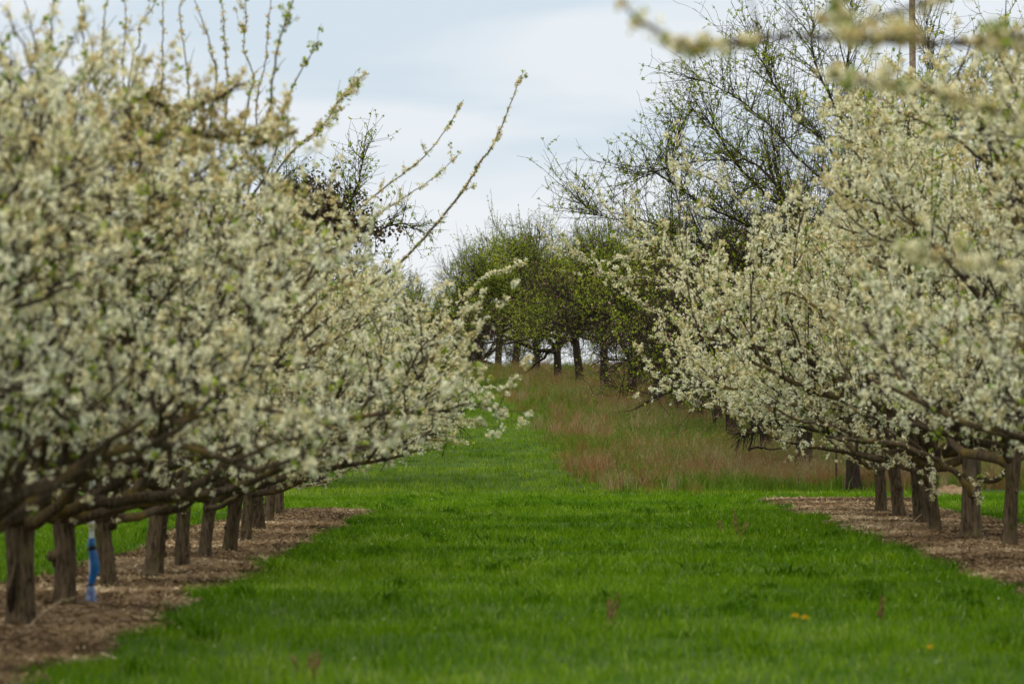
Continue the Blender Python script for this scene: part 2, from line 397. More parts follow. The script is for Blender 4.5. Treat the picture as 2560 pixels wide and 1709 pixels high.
pi_ = np.where(stalk & (r.random(n) < 0.8))[0]; pi_ = np.repeat(pi_, 3); m_ = len(pi_)
pc = np.stack([X[pi_] + r.normal(0, 0.03, m_), Y[pi_] + r.normal(0, 0.03, m_), H(X[pi_], Y[pi_]) + hgt[pi_] * r.uniform(0.72, 1.12, m_)], -1)
pu = np.stack([r.normal(0, .3, m_), r.normal(0, .3, m_), np.ones(m_)], -1); pu = unit(pu) * r.uniform(0.012, 0.035, m_)[:, None]; pv = unit(np.cross(pu, r.normal(0, 1, (m_, 3)))) * 0.005
link('tall_grass', mesh_np('grass_panicles', np.stack([pc - pu, pc - pv, pc + pu, pc + pv], 1).reshape(-1, 3), np.arange(4 * m_).reshape(-1, 4), None, {'rnd': np.clip(rn[pi_] + 0.04, 0, 1)}), M_tall, None,
     kind='stuff', label='feathery reddish and straw coloured seed heads over the unmown grass', category='grass')
blades('tall_grass', X, Y, hgt, wid, np.where(stalk, 0.10 + 0.45 * r.random(n) ** 2, 0.3 + 0.6 * r.random(n)), rn, M_tall,
       'unmown grass with reddish brown and straw coloured stalks under the old apple trees', seed=7)

# tufts: last year's sorrel, bleached stalks and green clumps, ragged along the front edge
r = np.random.default_rng(88); nc = 1500; cy_ = 124 + 88 * r.random(nc) ** 1.3; cx_ = tall_edge(cy_) - 0.5 + r.random(nc) * 10
fr_ = r.random(nc) < 0.10; cy_ = np.where(fr_, 121.5 + 5.5 * r.random(nc) ** 0.5, cy_); cx_ = np.where(fr_, 1.9 + 8 * r.random(nc), cx_)
n = nc * 46; kk = np.repeat(np.arange(nc), 46); typ = r.random(nc); chh = r.uniform(0.25, 0.75, nc) * (1 - 0.35 * np.clip((cy_ - 185) / 20, 0, 1)); rad_ = r.uniform(0.06, 0.22, nc)
patch = vnoise(cx_, cy_, 2.8, 91)
typ = np.where(patch > 0.55, typ * 0.5, np.where(patch < 0.40, 0.6 + 0.4 * typ, typ))
base = np.where(typ < 0.36, 0.64, np.where(typ < 0.58, 0.92, 0.18))
X = cx_[kk] + r.normal(0, 1, n) * rad_[kk]; Y = cy_[kk] + r.normal(0, 1, n) * rad_[kk]
hg = chh[kk] * (0.5 + 0.6 * r.random(n)) * np.where(typ[kk] < 0.58, 1, 0.72)
blades('tall_grass', X, Y, hg, np.where(typ[kk] < 0.58, 0.008, 0.016), 0.15 + 0.55 * r.random(n), np.clip(base[kk] + r.normal(0, 0.06, n), 0, 1), M_tall,
       'separate tufts of sorrel, bleached stalks and green grass scattered over the unmown slope', seed=19)

# dry litter on the bare strips
X, Y = scatter(33, 113, 330, seed=12, xmin=-6, xmax=9); r = np.random.default_rng(24)
s = strip_in(X, Y); keep = (s > -0.05) & (vnoise(X, Y, 0.7, 61) + 0.5 * r.random(len(X)) > 0.45)
X, Y = X[keep], Y[keep]; n = len(X)
a = r.random(n) * 2 * math.pi; ln = 0.02 + 0.07 * r.random(n) ** 2; el_ = r.normal(0, 0.35, n)
D = np.stack([np.cos(a) * np.cos(el_), np.sin(a) * np.cos(el_), np.abs(np.sin(el_))], -1)
B = np.stack([X, Y, H(X, Y) + 0.02 + 0.03 * r.random(n)], -1)
S = unit(np.cross(D, r.normal(0, 1, (n, 3)))) * (0.003 + 0.006 * r.random(n))[:, None]
V = np.stack([B - D * ln[:, None] - S, B - D * ln[:, None] + S, B + D * ln[:, None] + S, B + D * ln[:, None] - S], 1).reshape(-1, 3)
rn = np.clip(0.45 + 0.9 * (vnoise(X, Y, 1.3, 62) - .5) + 0.5 * (r.random(n) - .5), 0, 1)
link('leaf_litter', mesh_np('leaf_litter', V, np.arange(4 * n).reshape(-1, 4), None, {'rnd': rn}), M_mulch, None, kind='stuff',
     label='dry brown straw and twig litter on the bare strips under the blossom rows', category='litter')

# ------------------------------------------------------------------ trees
def grow(P0, D0, Ln, R0, R1, k, wob, lift, rg, power=1.0):
    n = len(P0); P = np.zeros((n, k, 3)); P[:, 0] = P0; D = unit(D0.copy()); step = (Ln / (k - 1))[:, None]
    for i in range(1, k):
        D = D + rg.normal(0, wob, (n, 3)); D[:, 2] += lift
        D = unit(D); P[:, i] = P[:, i - 1] + D * step
    tt = np.linspace(0, 1, k)[None, :] ** power
    Rr = R0[:, None] * (1 - tt) + R1[:, None] * tt
    return P, Rr

def sample(P, Rr, idx, t):
    k = P.shape[1]; f = t * (k - 1); i = np.minimum(f.astype(int), k - 2); u = (f - i)[:, None]
    a = P[idx, i]; b = P[idx, i + 1]
    return a * (1 - u) + b * u, unit(b - a), Rr[idx, i] * (1 - u[:, 0]) + Rr[idx, i + 1] * u[:, 0]

def spawn(P, Rr, nper, t0, t1, rg):
    n = len(P); idx = np.repeat(np.arange(n), nper)
    t = (np.tile(np.arange(nper), n) + rg.random(n * nper)) / nper * (t1 - t0) + t0
    p, d, r = sample(P, Rr, idx, t)
    return idx, t, p, d, r

def petals(Pc, rg, nq, spread, size, rnd):
    """nq little randomly turned quads around each cluster centre"""
    n = len(Pc); m = n * nq
    c = np.repeat(Pc, nq, 0) + rg.normal(0, 1, (m, 3)) * spread
    u = unit(rg.normal(0, 1, (m, 3))); v_ = unit(np.cross(u, rg.normal(0, 1, (m, 3))))
    s = (size * (0.7 + 0.6 * rg.random(m)))[:, None]
    V = np.stack([c - u * s, c - v_ * s, c + u * s * 0.9, c + v_ * s], 1).reshape(-1, 3)
    return V, np.arange(m * 4).reshape(-1, 4), np.repeat(rnd, nq)

def plum(seed, dens=0.56, trunk_r=0.105, th=0.80, knot=False):
    rg = np.random.default_rng(seed); U3 = np.array([0, 0, 1.0])
    k = 12; tz = np.linspace(-0.12, th + 0.10, k)
    lean = rg.normal(0, 0.06, 2)
    T = np.stack([lean[0] * tz + 0.012 * np.sin(tz * 5 + seed), lean[1] * tz, tz], -1)[None]
    TR = trunk_r * (1.0 + 0.24 * np.exp(-np.clip(tz, 0, 9) / 0.12) + 0.25 * np.clip((tz - th * 0.75) / (th * .35), 0, 1)) * (1.03 - 0.08 * tz)
    TR = TR[None]; top = T[0, -1]
    trunk_parts = [tubes(T, TR, 20, 0.085)]
    for _ in range(5):           # pruning scars and burls
        ka = rg.random() * 6.28; kz = rg.integers(3, k - 2); dr = np.array([math.cos(ka), math.sin(ka), 0.25])
        kp = np.array([T[0, kz] + dr * TR[0, kz] * f for f in (0.6, 0.95, 1.12, 1.2)])[None]
        trunk_parts.append(tubes(kp, np.array([[1.0, 0.9, 0.65, 0.05]]) * rg.uniform(0.018, 0.036), 9, 0.12))
    # closing knuckle on top
    Kp = np.stack([top + U3 * z for z in (0, 0.05, 0.10, 0.13)])[None]; Kr = np.array([[TR[0, -1], TR[0, -1] * 0.8, TR[0, -1] * 0.45, 0.003]])
    trunk_parts.append(tubes(Kp, Kr, 16, 0.05))
    if knot:
        kp = np.array([T[0, 6] + np.array([-1, -0.15, 0]) * dd for dd in (0.04, 0.10, 0.145, 0.165)])[None]
        trunk_parts.append(tubes(kp, np.array([[0.05, 0.055, 0.04, 0.004]]), 10, 0.08))
    # scaffold limbs
    n1 = 8; a = (np.arange(n1) + rg.random(n1) * 0.6) / n1 * 2 * math.pi + rg.random() * 6
    pitch = rg.permutation(np.linspace(16, 50, n1)) * math.pi / 180
    D = np.stack([np.cos(a) * np.cos(pitch), np.sin(a) * np.cos(pitch), np.sin(pitch)], -1)
    P0 = top + np.stack([np.zeros(n1), np.zeros(n1), rg.uniform(-0.20, 0.05, n1)], -1)
    Ln = rg.uniform(3.4, 4.15, n1) * (1 - 0.18 * np.sin(pitch))
    P1, R1 = grow(P0, D, Ln, rg.uniform(0.058, 0.085, n1), np.full(n1, 0.011), 15, 0.24, 0.005, rg, 0.75)
    rr = np.hypot(P1[:, :, 0], P1[:, :, 1]); P1[:, :, 2] = np.maximum(P1[:, :, 2], P1[:, :1, 2] + 0.17 * rr + 0.02 * rr ** 2 + 0.03 * np.sin(rr * 4 + np.arange(n1)[:, None]))
    # steeper inner limbs
    n1b = 5; a = rg.random(n1b) * 6.28; pitch = rg.uniform(50, 80, n1b) * math.pi / 180
    D = np.stack([np.cos(a) * np.cos(pitch), np.sin(a) * np.cos(pitch), np.sin(pitch)], -1)
    P1b, R1b = grow(np.tile(top, (n1b, 1)), D, rg.uniform(2.6, 3.5, n1b), np.full(n1b, 0.05), np.full(n1b, 0.008), 15, 0.15, 0.02, rg, 0.75)
    P1 = np.concatenate([P1, P1b]); R1 = np.concatenate([R1, R1b])
    # secondaries
    idx, t, p, d, r_ = spawn(P1, R1, 9, 0.16, 0.98, rg); n = len(p)
    sidev = unit(np.cross(d, U3)) * np.where(rg.random(n) < .5, -1, 1)[:, None]
    D = d * rg.uniform(0.4, 1.0, n)[:, None] + sidev * rg.uniform(0.3, 1.1, n)[:, None] + U3 * rg.uniform(-0.10, 0.9, n)[:, None]
    Ln = rg.uniform(0.9, 1.9, n) * (1.15 - 0.55 * t)
    P2, R2 = grow(p, D, Ln, np.minimum(r_ * 0.8, 0.030), np.full(n, 0.006), 8, 0.20, 0.03, rg)
    # tertiaries
    def kid(P, Rr, nper, t0, t1, lo, hi, rmax, k, upb, wob=0.16, fwd=0.6):
        idx, t, p, d, r_ = spawn(P, Rr, nper, t0, t1, rg); n = len(p)
        D = d * fwd + unit(rg.normal(0, 1, (n, 3))) * 0.85 + U3 * upb
        Ln = rg.uniform(lo, hi, n) * (1.1 - 0.4 * t)
        return grow(p, D, Ln, np.minimum(r_ * 0.8, rmax), np.full(n, 0.0018), k, wob, 0.02, rg)
    P3, R3 = kid(P2, R2, 6, 0.10, 1.0, 0.45, 1.05, 0.009, 6, 0.30, 0.11, 0.95)
    P3b, R3b = kid(P1, R1, 9, 0.22, 1.0, 0.4, 1.0, 0.009, 6, 0.40, 0.11, 0.9)
    P3 = np.concatenate([P3, P3b]); R3 = np.concatenate([R3, R3b])
    P4, R4 = kid(P3, R3, 4, 0.10, 1.0, 0.06, 0.22, 0.004, 3, 0.15)
    def env(P):
        rr = np.hypot(P[:, -1, 0], P[:, -1, 1])
        lowest = np.minimum(P[:, -1, 2], P[:, 1, 2])
        return (lowest > th - 0.02 + 0.125 * rr + 0.018 * rr ** 2 + rg.normal(0, 0.05, len(rr))) & (P[:, -1, 2] < 4.25 - (0.30 if dens < 0.5 else 0.05) * np.clip(rr - 0.8, 0, 9) + rg.normal(0, 0.15, len(rr)))
    m2 = env(P2); P2, R2 = P2[m2], R2[m2]; m3 = env(P3); P3, R3 = P3[m3], R3[m3]; m4 = env(P4); P4, R4 = P4[m4], R4[m4]
    # water shoots standing above the crown
    idx = rg.integers(0, len(P1), 30); t = rg.uniform(0.3, 0.62, 30) if dens < 0.5 else rg.uniform(0.45, 0.98, 30); p, d, r_ = sample(P1, R1, idx, t)
    D = d * 0.35 + U3 * 1.0 + rg.normal(0, 0.22, (30, 3))
    P5, R5 = grow(p, D, rg.uniform(0.6, 1.5, 30), np.full(30, 0.008), np.full(30, 0.002), 6, 0.035, 0.03, rg)
    tm = mesh_np('plum_trunk', *join(trunk_parts), smooth=True)
    lm = mesh_np('plum_limbs', *join([tubes(P1, R1, 8, 0.08), tubes(P2, R2, 5)]), smooth=True)
    wm = mesh_np('plum_twigs', *join([tubes(P3, R3, 3), tubes(P4, R4, 3), tubes(P5, R5, 4)]))
    # blossom clusters
    cen, rnd = [], []
    def along(P, Rr, per_m, t0=0.05, t1=1.0, off=0.015):
        ln = np.linalg.norm(np.diff(P, axis=1), axis=2).sum(1)
        cnt = rg.poisson(ln * per_m * (t1 - t0)); idx = np.repeat(np.arange(len(P)), cnt)
        t = rg.uniform(t0, t1, len(idx)); p, d, _ = sample(P, Rr, idx, t)
        return p + rg.normal(0, off, p.shape), idx
    bid = 0
    for P, Rr, pm, t0 in ((P1, R1, 8, 0.40), (P2, R2, 12, 0.25), (P3, R3, 15, 0.08), (P4, R4, 14, 0.05), (P5, R5, 9, 0.0)):
        p, idx = along(P, Rr, pm * dens, t0)
        rep_ = rg.integers(1, 7, len(p)); p = np.repeat(p, rep_, 0); idx = np.repeat(idx, rep_)    # spurs carry tufts of flowers
        p = p + rg.normal(0, 0.016, p.shape); cen.append(p)
        br = rg.random(len(P))[idx]
        hfac = np.clip((p[:, 2] - 1.0) / 4.0, 0, 1)
        q_ = 0.14 + 0.26 * hfac + 0.42 * (br - 0.5) + 0.5 * (vnoise(p[:, 0] + p[:, 2], p[:, 1] - p[:, 2] * .6, 0.45, seed) - 0.5) + rg.normal(0, 0.13, len(p))
        q_ = np.where(rg.random(len(p)) < 0.07, 0.90 + 0.1 * rg.random(len(p)), np.clip(q_, 0.02, 0.84))
        rnd.append(q_)
    cen = np.concatenate(cen); rnd = np.concatenate(rnd)
    V, Q, A = petals(cen, rg, 7, 0.012, 0.0112, rnd)
    bm = mesh_np('plum_blossom', V, Q, None, {'rnd': A})
    # young leaves on twig ends and shoots
    p, _ = along(P4, R4, 1.6, 0.6); p2, _ = along(P5, R5, 16, 0.0, 1.0)
    tips = P3[rg.random(len(P3)) < 0.25][:, -1]
    cen = np.concatenate([p, p2, tips]); V, Q, A = petals(cen, rg, 4, 0.016, 0.017, rg.random(len(cen)))
    fm = mesh_np('plum_leaves', V, Q, None, {'rnd': A})
    return tm, lm, wm, bm, fm

def apple(seed, th=1.25, hgt=5.2, rad=3.4, leaf=1.0, pink=0.3, twig=1.0, droop=0.10):
    rg = np.random.default_rng(seed); U3 = np.array([0, 0, 1.0])
    k = 10; tz = np.linspace(-0.15, th, k)
    lean = rg.normal(0, 0.06, 2)
    T = np.stack([lean[0] * tz, lean[1] * tz + 0.02 * np.sin(tz * 3), tz], -1)[None]
    TR = (0.135 * (1.0 + 0.35 * np.exp(-np.clip(tz, 0, 9) / 0.12)) * (1.03 - 0.10 * tz))[None]; top = T[0, -1]
    Kp = np.stack([top + U3 * z for z in (0, 0.06, 0.12, 0.15)])[None]; Kr = np.array([[TR[0, -1], TR[0, -1] * 0.8, TR[0, -1] * 0.4, 0.003]])
    tm = mesh_np('apple_trunk', *join([tubes(T, TR, 12, 0.06), tubes(Kp, Kr, 12, 0.06)]), smooth=True)
    n1 = 8; a = (np.arange(n1) + rg.random(n1) * 0.7) / n1 * 2 * math.pi
    pitch = rg.permutation(np.linspace(10, 72, n1)) * math.pi / 180
    D = np.stack([np.cos(a) * np.cos(pitch), np.sin(a) * np.cos(pitch), np.sin(pitch)], -1)
    Ln = np.where(pitch > 0.8, (hgt - th) * 0.95, rad * 1.02) * rg.uniform(0.85, 1.08, n1)
    P1, R1 = grow(np.tile(top, (n1, 1)) - U3 * rg.uniform(0, 0.25, (n1, 1)), D, Ln, rg.uniform(0.06, 0.085, n1), np.full(n1, 0.012), 12, 0.17, 0.0, rg, 0.75)
    def kid(P, Rr, nper, t0, t1, lo, hi, rmax, k, upb, wob, fwd, rend=0.0035):
        idx, t, p, d, r_ = spawn(P, Rr, nper, t0, t1, rg); n = len(p)
        D = d * fwd + unit(rg.normal(0, 1, (n, 3))) * 0.9 + U3 * upb
        return grow(p, D, rg.uniform(lo, hi, n) * (1.15 - 0.45 * t), np.minimum(r_ * 0.8, rmax), np.full(n, rend), k, wob, 0.0, rg)
    s = hgt / 5.2
    P2, R2 = kid(P1, R1, 8, 0.2, 1.0, 0.9 * s, 1.9 * s, 0.028, 8, 0.12, 0.20, 0.7)
    P3, R3 = kid(P2, R2, int(8 * twig), 0.1, 1.0, 0.4 * s, 1.0 * s, 0.011, 6, 0.15, 0.22, 0.5)
    P4, R4 = kid(P3, R3, int(7 * twig), 0.1, 1.0, 0.2, 0.65, 0.007, 4, 0.30, 0.20, 0.6)
    def env(P):
        rr = np.hypot(P[:, -1, 0], P[:, -1, 1]); zz = np.minimum(P[:, -1, 2], P[:, 1, 2])
        return (zz > th * 0.97 - droop * rr) & (rr < rad * (1.0 + 0.12 * rg.random(len(P)))) & (P[:, -1, 2] < hgt * (1 - 0.28 * (rr / rad) ** 2) + 0.2)
    m2 = env(P2); P2, R2 = P2[m2], R2[m2]; m3 = env(P3); P3, R3 = P3[m3], R3[m3]; m4 = env(P4); P4, R4 = P4[m4], R4[m4]
    ns_ = int(150 * s); top_ok = np.where(P2[:, -1, 2] > hgt * 0.45)[0]
    idx = rg.choice(top_ok, ns_); t = rg.uniform(0.3, 1.0, ns_); p, d, r_ = sample(P2, R2, idx, t)
    D = U3 + rg.normal(0, 0.22, (ns_, 3)) + d * 0.45
    P5, R5 = grow(p, D, rg.uniform(0.4, 1.25, ns_) * min(s, 1.25), np.full(ns_, 0.009), np.full(ns_, 0.003), 6, 0.05, 0.02, rg)
    lm = mesh_np('apple_limbs', *join([tubes(P1, R1, 8, 0.08), tubes(P2, R2, 5)]), smooth=True)
    wm = mesh_np('apple_twigs', *join([tubes(P3, R3, 3), tubes(P4, R4, 3), tubes(P5, R5, 3)]))
    def along(P, Rr, per_m, t0=0.05, t1=1.0):
        ln = np.linalg.norm(np.diff(P, axis=1), axis=2).sum(1)
        cnt = rg.poisson(ln * per_m); idx = np.repeat(np.arange(len(P)), cnt)
        t = rg.uniform(t0, t1, len(idx)); p, d, _ = sample(P, Rr, idx, t); return p
    cen = np.concatenate([along(P3, R3, 2.2 * leaf), along(P4, R4, 4.0 * leaf), along(P5, R5, 11 * leaf), P4[rg.random(len(P4)) < 0.6 * leaf][:, -1]])
    g = (vnoise(cen[:, 0] + cen[:, 2] * .7, cen[:, 1] + cen[:, 2] * .4, 0.9, seed) - 0.5)
    cen = cen[(g > -0.2)]; rn = np.clip(0.42 + g[g > -0.2] * 1.1 + rg.normal(0, 0.18, len(cen)), 0, 1)
    V, Q, A = petals(cen, rg, 3, 0.018, 0.018, rn)
    fm = mesh_np('apple_leaves', V, Q, None, {'rnd': A})
    bm = None
    if pink > 0:
        cen = along(P4, R4, 1.6 * pink); V, Q, A = petals(cen, rg, 3, 0.012, 0.014, rg.random(len(cen)))
        bm = mesh_np('apple_buds', V, Q, None, {'rnd': A})
    return tm, lm, wm, bm, fm

def place(kind, meshes, loc, rz, sc, label, group, mats):
    o = thing(kind, label, 'tree', loc, rz, sc, group)
    for nm, me, mt in zip(('trunk', 'branchwork', 'twigwork', 'blossom', 'foliage'), meshes, mats):
        if me is not None: link(nm, me, mt, o)
    return o
PM = (M_trunk, M_limb, M_twig, M_blossom, M_leaf)
AM = (M_abark, M_abark, M_atwig, M_pink, M_aleaf)

plums = [plum(101, trunk_r=0.084), plum(102, trunk_r=0.092, knot=True), plum(103, trunk_r=0.078), plum(104, trunk_r=0.084), plum(105, trunk_r=0.098),
         plum(106, dens=0.33, trunk_r=0.108), plum(107, dens=0.33, trunk_r=0.092, knot=True), plum(108, dens=0.36, trunk_r=0.082)]
GL = 'blossoming plum trees in the row left of the aisle'
GR = 'blossoming plum trees in the row right of the aisle'
# (photo x of the trunk foot, distance, variant, scale, turn, label)
left_row = [
    (-310, 35.5, 7, 0.98, 1.0, 'nearest blossoming plum at the left edge, mostly outside the frame with blurred branches'),
    (-100, 40.5, 6, 1.03, 2.2, 'blurred blossoming plum just outside the left edge in front of the first visible trunk'),
    (52, 45.5, 5, 1.05, 1.6, 'blossoming plum with thick cracked trunk, first trunk at the left edge'),
    (158, 49.2, 6, 1.00, 0.0, 'blossoming plum with a round burl on its trunk, left of the blue wrapped pipe'),
    (282, 54.7, 7, 0.95, 3.4, 'blossoming plum with straight trunk standing just right of the blue wrapped pipe'),
    (384, 59.0, 4, 1.05, 5.1, 'blossoming plum with a sawn stump at the foot of its forked trunk, left row'),
    (458, 63.0, 3, 1.00, 0.8, 'blossoming plum with trunk leaning right, next behind the one with the stump'),
    (513, 67.5, 0, 0.98, 2.9, 'blossoming plum with pale slender trunk, sixth trunk of the left row'),
    (574, 71.0, 1, 1.00, 4.4, 'blossoming plum with dark straight trunk, seventh trunk of the left row'),
    (613, 76.5, 2, 1.02, 1.7, 'blossoming plum, eighth trunk of the left row, close against the dark seventh'),
    (646, 82.5, 4, 0.98, 3.0, 'blossoming plum with narrow dark trunk, ninth of the left row'),
    (672, 89.5, 3, 1.02, 5.6, 'blossoming plum with wide grey trunk, last but one of the left row'),
    (699, 95.5, 3, 1.00, 0.6, 'last blossoming plum of the left row where the bare strip ends'),
]
left_roots = []
for px, d, vv, sc, rz, lab in left_row:
    x = WX(px, d); left_roots.append(place('plum_tree', plums[vv], (x, d, float(H(x, d))), rz, (sc * (0.97 if d < 62 else 0.89), sc * (0.97 if d < 62 else 0.89), sc * (1.04 if d < 52 else 0.92)), lab, GL, PM))
right_row = [
    (None, 19.5, 7, 1.0, 2.0, 'very blurred blossoming plum whose long branch crosses the top right corner'),
    (None, 34.5, 5, 1.0, 0.5, 'strongly blurred blossoming plum at the right edge, nearest but one'),
    (None, 39.5, 6, 1.02, 4.0, 'blurred blossoming plum at the right edge, next behind the strongly blurred one'),
    (None, 44.5, 7, 0.98, 2.6, 'blurred blossoming plum, its branch tips hanging in from the right edge'),
    (None, 49.5, 5, 1.05, 5.5, 'blossoming plum outside the right edge, fourth before the first visible right trunk'),
    (None, 54.5, 1, 1.00, 1.2, 'blossoming plum outside the right edge, third before the first visible right trunk'),
    (None, 59.5, 4, 1.03, 3.7, 'blossoming plum outside the right edge, second before the first visible right trunk'),
    (None, 64.5, 0, 1.00, 0.9, 'blossoming plum outside the right edge, directly before the first visible right trunk'),
    (2525, 69.5, 3, 1.03, 4.9, 'blossoming plum with leaning trunk at the right edge of the photo'),
    (2429, 74.5, 4, 1.25, 0.2, 'blossoming plum with the thickest flared trunk in the right row'),
    (2339, 80.0, 0, 1.03, 5.0, 'blossoming plum with straight trunk beside the crossed fallen sticks'),
    (2301, 84.0, 4, 1.05, 2.4, 'blossoming plum with pale lichened trunk behind the crossed fallen sticks'),
    (2249, 89.0, 1, 1.06, 1.9, 'blossoming plum in the right row, last but one trunk before the tall grass'),
    (2202, 94.5, 3, 1.10, 3.3, 'last blossoming plum of the right row beside the tall grass'),
]
right_roots = []
for px, d, vv, sc, rz, lab in right_row:
    x = 6.0 if px is None else WX(px, d); wide = 1.0 if d < 52 else 0.98; tall = 1.27 if d < 66 else (1.25 if d < 78 else 1.08)
    right_roots.append(place('plum_tree', plums[vv], (x, d, float(H(x, d))), rz, (sc * wide, sc * wide, sc * tall), lab, GR, PM))

# old apples beyond the track
ap = [apple(201, th=1.75, hgt=5.6, leaf=0.9, pink=0.2, droop=-0.03, twig=1.05), apple(202, th=1.7, hgt=5.4, leaf=1.4, pink=0.0, droop=0.0, twig=1.05), apple(203, leaf=0.45, pink=0.5, droop=0.16, twig=1.35), apple(204, leaf=0.25, pink=0.2, droop=0.26, twig=1.4)]
big_ap = apple(210, th=1.5, hgt=9.9, rad=5.8, leaf=0.22, pink=0.5, twig=1.5)
GA = 'old apple trees on the slope beyond the track'
o = place('apple_tree', big_ap, (WX(2136, 124), 124, float(H(WX(2136, 124), 124))), 0.4, 1.12,
          'tallest old apple tree, dark bare twigs and few leaves, above the right blossom row', GA, AM)
appl = [
    (2010, 133, 3, 1.45, 0.5, 'large dark twiggy apple tree left behind the tallest one'),
    (1915, 141, 2, 1.15, 1.5, 'dark apple tree whose low twigs nearly touch the tall grass, behind the broken branch'),
    (1832, 149, 3, 1.10, 2.5, 'dark apple tree with drooping twigs, right end of the visible slope row'),
    (1796, 155, 0, 1.05, 3.5, 'apple tree on the slope, second trunk from the right end of the slope row'),
    (1748, 160, 2, 1.12, 4.5, 'apple tree on the slope, third trunk from the right end of the slope row'),
    (1696, 165, 1, 1.15, 5.5, 'apple tree on the slope, fourth trunk from the right end of the slope row'),
    (1643, 170, 3, 1.18, 0.2, 'apple tree on the slope, thin trunk in tall grass, fifth from the right end'),
    (1581, 175, 2, 1.12, 1.2, 'green leafed apple tree with one straight dark trunk in the reddest grass'),
    (1514, 181, 0, 1.00, 2.2, 'apple tree with a low forked trunk in the tall grass on the slope'),
    (1452, 187, 1, 1.02, 3.2, 'yellow green leafed apple tree, straight trunk near the brow of the slope'),
    (1393, 193, 2, 1.00, 4.2, 'apple tree with reddish lower trunk just below the brow of the slope'),
    (1339, 199, 1, 1.00, 5.2, 'apple tree with a V shaped fork on the brow, against white sky'),
    (1288, 205, 0, 1.00, 0.7, 'apple tree with straight post like trunk on the brow, against white sky'),
    (1246, 211, 1, 1.00, 1.7, 'apple tree with wide spreading low limbs on the brow, against white sky'),
    (1194, 217, 2, 1.02, 2.7, 'leftmost visible apple trunk on the brow beside the left blossom'),
    (1140, 222, 1, 1.08, 3.7, 'green shooted apple tree on the brow, first behind the tips of the left blossom'),
    (1085, 226, 0, 1.08, 4.7, 'green shooted apple tree on the brow, second behind the left blossom'),
    (1020, 230, 1, 1.16, 5.7, 'apple tree on the brow, third behind the left blossom'),
    (950, 234, 0, 1.22, 0.4, 'apple tree on the brow, fourth behind the left blossom'),
    (880, 238, 1, 1.25, 2.0, 'apple tree on the brow, deepest behind the left blossom'),
]
for px, d, vv, sc, rz, lab in appl:
    x = WX(px, d); place('apple_tree', ap[vv], (x, d, float(H(x, d))), rz, sc, lab, GA, AM)
GB = 'old apple trees behind the left blossom row'
for px, d, vv, sc, rz, lab in [
    (800, 127, 3, 1.12, 0.9, 'dark apple tree with brown ivy clump, poking above the middle of the left blossom'),
    (690, 137, 0, 1.12, 2.0, 'apple tree hidden behind the left blossom, next to the one with the ivy clump'),
    (590, 148, 2, 1.12, 3.3, 'apple tree hidden deep behind the left blossom row')]:
    x = WX(px, d); place('apple_tree', ap[vv], (x, d, float(H(x, d))), rz, sc, lab, GB, AM)

